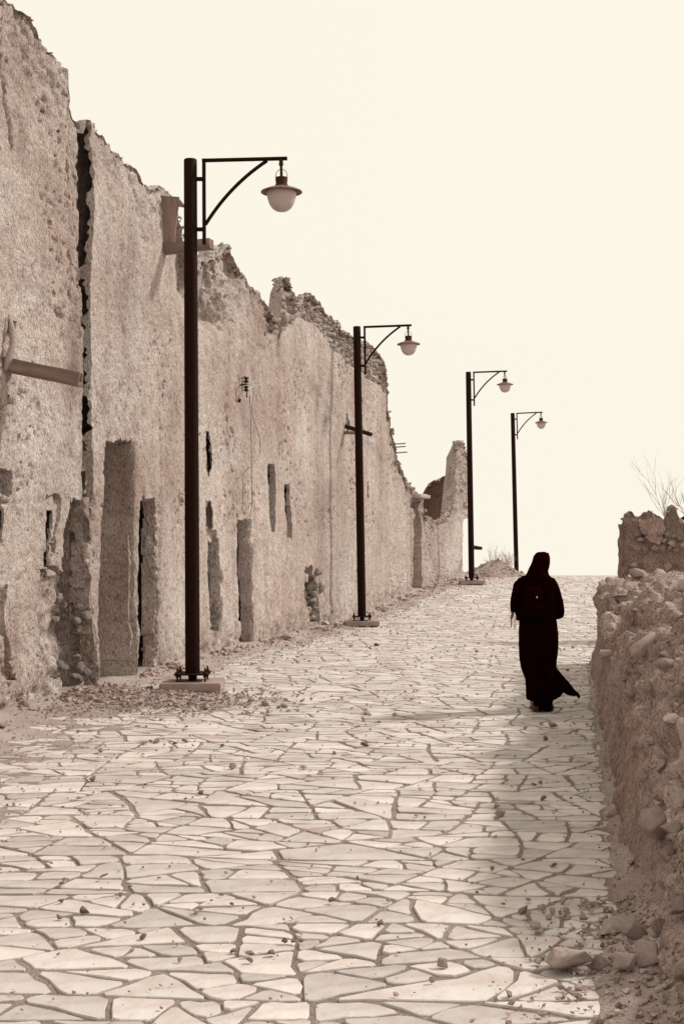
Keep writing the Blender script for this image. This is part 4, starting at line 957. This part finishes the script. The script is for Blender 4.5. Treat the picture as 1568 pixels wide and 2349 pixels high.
# ------------------------------------------------------------------ loose stones on the paving
def gpt(x, y):
    Y = 12.0
    for _ in range(30): Y = (CAMH-float(zs(Y))-.02)*FPX/(y-HOR)
    return px(x, y, Y)
def top_z(p): return float(zs(p.y))+max(.018, float(dirt(np.array([p.x]), np.array([p.y]))[0]))
ROCKLIST = [(1305, 2228, 112, 54, 'largest pale angular rock lying on the paving at lower right'),
    (1407, 2146, 90, 42, 'smooth pale block lying on paving above the largest rock'),
    (1455, 2172, 66, 56, 'rough brown rock between the smooth block and the bank'),
    (1376, 2226, 56, 40, 'dark rock touching the right side of the largest rock'),
    (1432, 2246, 60, 54, 'rounded rock third from the left in the lower right pile'),
    (1485, 2238, 64, 60, 'dark flat faced rock in the lower right pile beside the twig'),
    (1513, 2180, 40, 40, 'small pointed pale rock above the twig at lower right'),
    (1548, 2215, 46, 50, 'rock at the right edge beside the twig'),
    (1232, 2211, 18, 14, 'small stone just left of the largest rock'),
    (1415, 2262, 22, 16, 'small stone in front of the lower right pile'),
    (1016, 2216, 26, 20, 'round stone alone on the flagstones at bottom centre'),
    (990, 2252, 15, 15, 'small stone just below the round one at bottom centre'),
    (533, 1762, 19, 14, 'dark stone alone on the left flagstones'),
    (607, 1618, 17, 13, 'dark stone right of the nearest lamp footing'),
    (697, 1763, 16, 10, 'flat stone on flagstones left of the street middle'),
    (1147, 1870, 26, 16, 'larger stone of the pair right of the street middle'),
    (1141, 1852, 16, 10, 'smaller stone of the pair right of the street middle'),
    (1240, 1797, 11, 9, 'right one of two small stones in the bank shadow'),
    (1224, 1801, 11, 8, 'left one of two small stones in the bank shadow'),
    (1268, 1668, 24, 12, 'black clump lying on paving behind the walker'),
    (1400, 1872, 32, 16, 'dark stone against the foot of the bank'),
    (1228, 2127, 26, 12, 'clod of earth on paving in the lower right'),
    (231, 1724, 13, 10, 'small dark stone on the dirty left paving'),
    (891, 2068, 12, 10, 'small stone on flagstones left of bottom centre'),
    (840, 1638, 14, 9, 'left one of two dark stones on the middle paving'),
    (905, 1640, 11, 8, 'right one of two dark stones on the middle paving'),
    (655, 1470, 26, 18, 'block lying at the wall foot behind the nearest lamp'),
    (745, 1441, 22, 9, 'flat slab lying at the wall foot near the second lamp'),
    (715, 1440, 24, 14, 'tilted slab leaning by the stony wall gap'),
    (1452, 2000, 34, 26, 'dark rock at the foot of the bank halfway down')]
rnd = random.Random(21)
for n_, (x, y, w, h, lab) in enumerate(ROCKLIST):
    p = gpt(x, y); big = w > 35
    me = hull_rock(900+n_, 12 if big else 12, (1, 1, 1), .035, 3 if big else 1, .03).copy()
    me.materials.append(M_ROCKD if 'black' in lab else M_ROCK)
    s = w/FPX*p.y*.5; hz = h/FPX*p.y*.5
    o = link('rock' if big else 'loose_stone', me, None, None, (p.x, p.y+s*.5, top_z(p)+hz*.72)); o.scale = (s, s*.85, hz*1.05); o.rotation_euler = (rnd.uniform(-.2, .2), rnd.uniform(-.2, .2), rnd.uniform(-.5, .5))
    tag(o, lab, 'rock' if big else 'stone', 'stones lying on the street')
# individually visible pebbles
PEB = [hull_rock(1300+k, 10, (1, .8, .7), .06) for k in range(5)]
for m_ in PEB: m_.materials.append(M_ROCKD)
CLU = [(6.2+20*rnd.random()**1.2, rnd.uniform(20, 1380)) for _ in range(30)]
for k in range(120):
    for _ in range(60):
        Y, x = rnd.choice(CLU); q_ = abs(rnd.gauss(0, .5)); Y += rnd.gauss(0, .5*q_+.1); x += rnd.gauss(0, 160*q_+10); X = (x-CX)/FPX*Y; dl = X-float(XL(Y)); dr = float(XR(Y))-X
        if dl > .5 and dr > .15 and Y > 5.8 and rnd.random() < math.exp(-dl/2.6)+.25: break
    s = rnd.choice([.010, .013, .016, .021, .028])*(1+max(0, Y-9)*.03)
    p = Vector((X, Y, 0)); o = link('pebble', PEB[k % 5], None, None, (X, Y, top_z(p)+s*.35)); o.scale = (s*rnd.uniform(.8, 1.3), s, s*rnd.uniform(.6, 1)); o.rotation_euler = (rnd.uniform(-.4, .4), rnd.uniform(-.4, .4), rnd.uniform(0, 6.3))
    tag(o, 'tiny loose pebble scattered on the pale street paving', 'pebble', 'pebbles scattered on the paving')
it = []
for _ in range(7000):
    Y = 5.0+40*rnd.random()**1.5; r = rnd.random()
    if r < .52:
        b = float(np.interp(Y, [3, 9, 12.7, 14.2, 15.4, 16.4, 18, 45], [1.2, 1.7, 1.9, 2.6, 2.9, 1.3, 1.1, 1.1])); X = float(XL(Y))+.05+b*abs(rnd.gauss(0, .5))
    elif r < .62: X = float(XR(Y))-abs(rnd.gauss(0, .16))
    else: X = rnd.uniform(float(XL(Y)), float(XR(Y)))
    it.append((X, Y, rnd.choice([.003, .004, .005, .007, .009, .012])*(1+max(0, Y-8)*.035)))
for _ in range(2600): it.append((rnd.gauss(-2.2, .75), rnd.gauss(15.5, .6), rnd.choice([.006, .008, .011, .015, .022])))
for _ in range(900): Y = rnd.uniform(4.8, 7.2); it.append((float(XR(Y))-abs(rnd.gauss(0, .28)), Y, rnd.choice([.004, .006, .009, .013, .02])))
for _ in range(2400):
    Y = 9+36*rnd.random()**1.3
    if math.sin(Y*2.1)+math.sin(Y*5.3+1)+rnd.gauss(0, .6) < .3: continue
    it.append((float(XL(Y))+.03+abs(rnd.gauss(0, .13)), Y, rnd.choice([.012, .018, .025, .035, .05])*rnd.uniform(.7, 1.2)))
A = np.array(it); A = A[(A[:, 0] > XL(A[:, 1])+.02) & (A[:, 0] < XR(A[:, 1])+.05)]
tz = zs(A[:, 1])+np.maximum(.017, dirt(A[:, 0], A[:, 1]))+A[:, 2]*.3
tag(link('gravel', scatter_mesh('gravel', list(zip(A[:, 0], A[:, 1], tz, A[:, 2])), rnd), M_RUBBLE), 'loose gravel and grit strewn over the street', 'gravel', kind='stuff')
# rubble stones in the spill by the doorway
for k in range(46):
    X, Y = rnd.gauss(-2.1, .7), rnd.gauss(15.5, .5)
    if X < float(XL(Y))+.1: continue
    p = Vector((X, Y, 0)); s = rnd.uniform(.025, .05)
    o = link('pebble', ROCKS[k % 8], None, None, (X, Y, top_z(p)+s*.25)); o.scale = (s, s, s*.8); o.rotation_euler = (rnd.uniform(-.5, .5), rnd.uniform(-.5, .5), rnd.uniform(0, 6.3))
    tag(o, 'small clod in the rubble spill left of the nearest lamp footing', 'stone', 'clods in the rubble spill')
# dead stick in the pile
a, b, c = px(1531, 2185, 6.05), px(1520, 2235, 5.95), px(1497, 2285, 5.82)
m = MB(); m.tube([a, (a+b)/2+Vector((.006, 0, 0)), b, (b+c)/2+Vector((.012, 0, -.01)), c, c+Vector((-.02, -.01, .004))], [.018, .020, .019, .016, .012, .006], 8)
m.tube([c+Vector((0, 0, 0)), c+Vector((-.035, .01, .045))], [.010, .004], 6)
tag(m.build('dead_stick', M_WOOD, None, 50), 'weathered stick leaning among the rocks at lower right', 'stick')

# ------------------------------------------------------------------ the walker
def remesh(name, m, vox, mat, parent, smooth_it=4, fold=None):
    me = m.mesh('tmp_'+name, None); o = bpy.data.objects.new('tmp_'+name, me); COL.objects.link(o)
    r = o.modifiers.new('r', 'REMESH'); r.mode = 'VOXEL'; r.voxel_size = vox
    s = o.modifiers.new('s', 'SMOOTH'); s.iterations = smooth_it; s.factor = .5
    dg = bpy.context.evaluated_depsgraph_get(); dg.update(); n = bpy.data.meshes.new_from_object(o.evaluated_get(dg))
    bpy.data.objects.remove(o); bpy.data.meshes.remove(me)
    n.name = name
    if fold:
        co = np.empty(len(n.vertices)*3, dtype=np.float32); n.vertices.foreach_get('co', co); co = co.reshape(-1, 3).astype(float)
        nr = np.empty(len(n.vertices)*3, dtype=np.float32); n.vertex_normals.foreach_get('vector', nr); co += nr.reshape(-1, 3)*fold(co)[:, None]
        n.vertices.foreach_set('co', co.astype(np.float32).ravel())
    n.polygons.foreach_set('use_smooth', [True]*len(n.polygons)); n.materials.clear()
    return link(name, n, mat, parent)
def ring_loft(m, rings, n=28):
    """rings: (z, xleft, xright, yfront, yback)"""
    V = []; F = []
    for z, xl, xr, yf, yb in rings:
        for k in range(n):
            an = 2*math.pi*k/n; c, s = math.cos(an), math.sin(an); e = .86
            V.append(((xl+xr)/2+(xr-xl)/2*math.copysign(abs(c)**e, c), (yf+yb)/2+(yf-yb)/2*math.copysign(abs(s)**e, s), z))
    for i in range(len(rings)-1):
        for k in range(n): F.append((i*n+k, i*n+(k+1) % n, (i+1)*n+(k+1) % n, (i+1)*n+k))
    F.append(tuple(range(n-1, -1, -1))); F.append(tuple((len(rings)-1)*n+k for k in range(n))); m.add(V, F)
gp = gpt(1239, 1634); PZ = float(zs(14.62))+.018
person = empty('person', (px(1236, 1634, 14.62).x, 14.62, PZ), 'person in long black robe and headscarf walking away along the street', 'person')
def zp(x, y, d=0): return Vector(((x-640)*.0008, d, (2180-y)*.0008))     # photo detail units -> metres, d forward
# body under the clothes
m = MB()
m.tube([zp(640, 1140), zp(640, 980), zp(635, 800), zp(632, 600), zp(640, 510)], [(.08, .13), (.08, .12), (.09, .13), (.08, .14), (.06, .08)], 18)
m.tube([zp(645, 520), zp(655, 420, .02), zp(662, 370, .03)], [.055, .05, .055], 14)
m.tube([zp(664, 405, .045), zp(662, 365, .04), zp(660, 310, .025), zp(657, 250, .02), zp(655, 200, .02), zp(655, 172, .02)], [.035, .060, .074, .080, .068, .025], 18)      # head, chin forward
m.tube([zp(661, 330, .098), zp(661, 310, .118), zp(661, 275, .098)], [.012, .013, .007], 8)             # nose
for s in (-1, 1):
    m.tube([zp(661+s*94, 315, .02), zp(661+s*98, 285, .01)], [.012, .014], 8)                            # ears
    m.tube([zp(661+s*34, 272, .088), zp(661+s*34, 268, .092)], [.012, .012], 8)                         # eyes
    m.tube([zp(661+s*22, 352, .085), zp(661, 353, .092)], [.006, .008], 8)                              # lips
    x0 = 640+s*80; fw = .09*s
    m.tube([zp(x0, 1130), zp(x0, 1400, fw*.5), zp(x0-5*s, 1620, fw*.75), zp(x0-5*s, 1850, fw*.3), zp(x0-5*s, 2100, fw*.2), zp(x0-4*s, 2130, fw*.2)], [.085, .08, .06, .052, .036, .038], 14)
ARM = {-1: [zp(470, 560), zp(400, 760, -.02), zp(370, 930, .0), zp(440, 950, .15), zp(500, 930, .24)], 1: [zp(770, 560), zp(830, 750, -.03), zp(865, 930, -.01), zp(840, 960, .13), zp(780, 935, .23)]}
for s, A_ in ARM.items():
    m.tube(A_, [.045, .038, .034, .030, .024], 12)
    w = A_[-1]; d = (A_[-1]-A_[-2]).normalized(); sd = Vector((0, 0, 1)); inn = d.cross(sd)*s
    m.tube([w, w+d*.05, w+d*.085], [(.022, .014), (.040, .014), (.038, .012)], 12)
    for f in range(4):
        r = w+d*.075+sd*(.028-.019*f); L = (.062, .072, .067, .052)[f]
        k1 = r+d*L*.5; k2 = k1+(d*.6-inn*.8).normalized()*L*.4; k3 = k2+(-inn).normalized()*L*.35
        m.tube([r-d*.02, k1, k2, k3], [.0095, .009, .008, .0065], 8)
    r = w+d*.025+sd*.024; m.tube([r, r+(sd*.7+d*.7)*.04, r+(sd*.3+d)*.065], [.011, .0095, .008], 8)
remesh('body', m, .0075, M_SKIN, person, 3)
# shoes
for s, (cx_, f_) in {-1: (575, -.05), 1: (790, .07)}.items():
    m = MB(); c = zp(cx_, 2172, f_)
    m.tube([c+Vector((0, -.10, .012)), c+Vector((0, -.06, .022)), c+Vector((0, .02, .022)), c+Vector((s*.01, .10, .014)), c+Vector((s*.012, .14, .008))], [(.026, .02), (.036, .032), (.040, .030), (.042, .022), (.024, .012)], 14)
    o = m.build('shoe', M_SHOE, person, 60)
# robe: torso and skirt, sleeves, wind-blown hem
m = MB()
ring = [(2036, 490, 826, .11, -.13), (1990, 487, 838, .13, -.15), (1900, 487, 845, .14, -.16), (1790, 480, 846, .15, -.16), (1700, 446, 846, .155, -.165), (1640, 420, 842, .16, -.165), (1500, 396, 860, .165, -.165), (1350, 386, 874, .165, -.165), (1200, 384, 873, .16, -.165),
        (1080, 388, 860, .15, -.165), (1000, 392, 848, .15, -.16), (860, 390, 850, .15, -.15), (720, 385, 850, .15, -.15), (620, 372, 850, .14, -.14), (560, 372, 842, .13, -.13), (510, 392, 815, .11, -.12), (470, 430, 782, .09, -.105), (440, 500, 745, .07, -.09), (400, 560, 725, .06, -.07)]
ring_loft(m, [((2180-y)*.0008, (a-640)*.0008, (b-640)*.0008, f, k) for y, a, b, f, k in ring])
m.tube([zp(440, 510), zp(378, 580, -.01), zp(346, 700, -.02), zp(332, 810, -.02), zp(342, 900, .0), zp(372, 965, .06), zp(430, 975, .14), zp(480, 945, .2)], [.045, .055, .050, .052, .052, .050, .05, .045], 16)
m.tube([zp(775, 510), zp(815, 580, -.01), zp(846, 690, -.03), zp(872, 800, -.03), zp(892, 900, -.01), zp(900, 945, .02), zp(870, 960, .10), zp(800, 945, .2)], [.045, .052, .050, .050, .047, .046, .048, .045], 16)
m.tube([zp(905, 940, 0), zp(912, 985, .01)], [.038, .024], 12)
def sheet(m, outline, d0, bulge, th):
    """thick cloth panel from an outline in detail units"""
    n = len(outline); c = Vector((sum(a for a, b in outline)/n, sum(b for a, b in outline)/n)); V = []
    for s in (-1, 1):
        for x, y in outline: V.append(zp(x, y, d0-bulge*((x-800)/320)**1+s*th))
    F = [tuple(range(n-1, -1, -1)), tuple(range(n, 2*n))]+[(i, (i+1) % n, n+(i+1) % n, n+i) for i in range(n)]
    m.add(V, F)
sheet(m, [(760, 1560), (820, 1600), (842, 1640), (890, 1690), (942, 1742), (985, 1795), (1022, 1845), (1050, 1890), (1072, 1925), (1100, 1938), (1114, 1965), (1122, 2000), (1108, 1985), (1094, 1962), (1045, 1966), (1000, 1966), (965, 1947), (930, 1922), (905, 1955), (880, 1985), (850, 2018), (825, 2036), (760, 2036)], -.05, .10, .012)
def folds(co):
    an = np.arctan2(co[:, 1], co[:, 0]); low = sstep(1.0, .2, co[:, 2])
    return .007+low*.008*np.sin(an*9+2*fbm(co, 3, 2, 5)*3)+.006*fbm(co*np.array([1, 1, .4]), 12, 3, 8)
remesh('robe', m, .010, M_ROBE, person, 3, folds)
m = MB()                                        # inner skirt below the robe hem
ring_loft(m, [((2180-y)*.0008, (a-640)*.0008, (b-640)*.0008, f, k) for y, a, b, f, k in [(2174, 545, 815, .10, -.10), (2120, 545, 806, .08, -.10), (2060, 556, 818, .09, -.11), (2000, 560, 815, .10, -.12), (1900, 560, 815, .10, -.12)]])
remesh('inner_skirt', m, .010, M_ROBE, person, 2, lambda co: .008*np.sin(np.arctan2(co[:, 1], co[:, 0])*7))
# headscarf
m = MB()
ring_loft(m, [((2180-y)*.0008, (a-640)*.0008, (b-640)*.0008, f, k) for y, a, b, f, k in [(520, 440, 745, .06, -.13), (470, 455, 760, .07, -.135), (430, 478, 750, .07, -.13), (400, 492, 742, .075, -.125), (370, 508, 748, .085, -.12), (330, 532, 760, .09, -.115), (290, 548, 768, .09, -.11), (245, 560, 768, .085, -.105), (205, 572, 764, .075, -.09), (175, 592, 748, .055, -.065), (158, 612, 725, .03, -.04), (152, 630, 705, .015, -.02)]])
m.add([zp(715, 160, .02), zp(775, 160, .05), zp(768, 215, .05), zp(715, 215, .03), zp(715, 160, .05), zp(775, 160, .075), zp(768, 215, .08), zp(715, 215, .06)], [(0, 1, 2, 3), (7, 6, 5, 4), (0, 4, 5, 1), (1, 5, 6, 2), (2, 6, 7, 3), (3, 7, 4, 0)])
remesh('headscarf', m, .009, M_SCARF, person, 3, lambda co: .006+.006*fbm(co*np.array([1, 1, .5]), 14, 3, 9))
# backpack
pb = Vector(person.location)
bag = empty('backpack', tuple(pb+zp(520, 1010, -.16)), 'small black backpack worn on the walking person\'s back', 'backpack'); bl2 = Vector(bag.location)-pb
m = MB(); ring_loft(m, [((2180-y)*.0008-bl2.z, (a-640)*.0008-bl2.x, (b-640)*.0008-bl2.x, -.10-bl2.y, k-bl2.y) for y, a, b, k in [(1005, 400, 640, -.23), (960, 380, 660, -.26), (850, 375, 668, -.275), (720, 378, 665, -.27), (640, 390, 650, -.245), (590, 420, 620, -.20), (570, 450, 590, -.17)]])
remesh('bag_body', m, .010, M_BAG, bag, 4, lambda co: .006*fbm(co, 10, 2, 4))
m = MB(); ring_loft(m, [((2180-y)*.0008-bl2.z, (a-640)*.0008-bl2.x, (b-640)*.0008-bl2.x, -.24-bl2.y, k-bl2.y) for y, a, b, k in [(980, 410, 630, -.27), (940, 400, 640, -.30), (850, 400, 640, -.305), (800, 410, 630, -.28)]]); m.build('front_pocket', M_BAG, bag, 60)
for s, x in ((-1, 430), (1, 600)):
    m = MB(); m.tube([zp(x, 600, -.17)-bl2, zp(x, 520, -.145)-bl2, zp(x+10*s, 470, -.11)-bl2, zp(x+15*s, 480, .0)-bl2], [(.02, .006)]*4, 8); m.build('shoulder_strap', M_BAG, bag, 60)
m = MB(); m.box(zp(562, 712, -.283)-bl2, (.012, .004, .018), Matrix.Rotation(.3, 3, 'Y')); m.build('zip_tag', M_WHITE, bag)
# water bottle hanging at the bag's side
bp_ = zp(287, 1112, -.12); bot = empty('water_bottle', tuple(pb+bp_), 'clear plastic water bottle with dark cap hanging at the backpack\'s left side', 'bottle')
m = MB(); m.lathe([(.024, 0), (.028, .006), (.0285, .05), (.027, .055), (.0285, .06), (.0285, .11), (.026, .13), (.014, .152), (.012, .16)], (0, 0, 0), 20); m.build('bottle_body', M_BOTTLE, bot)
m = MB(); m.lathe([(.016, .156), (.016, .182), (.012, .184)], (0, 0, 0), 16); m.build('cap', M_BAG, bot)
m = MB(); m.lathe([(.0286, .004), (.0292, .006), (.0292, .062), (.0286, .064)], (0, 0, 0), 20); 
m = MB(); m.tube([(0, 0, .16), (.02, .01, .19), (.07, .03, .21)], .004, 6); m.build('carry_cord', M_BAG, bot)
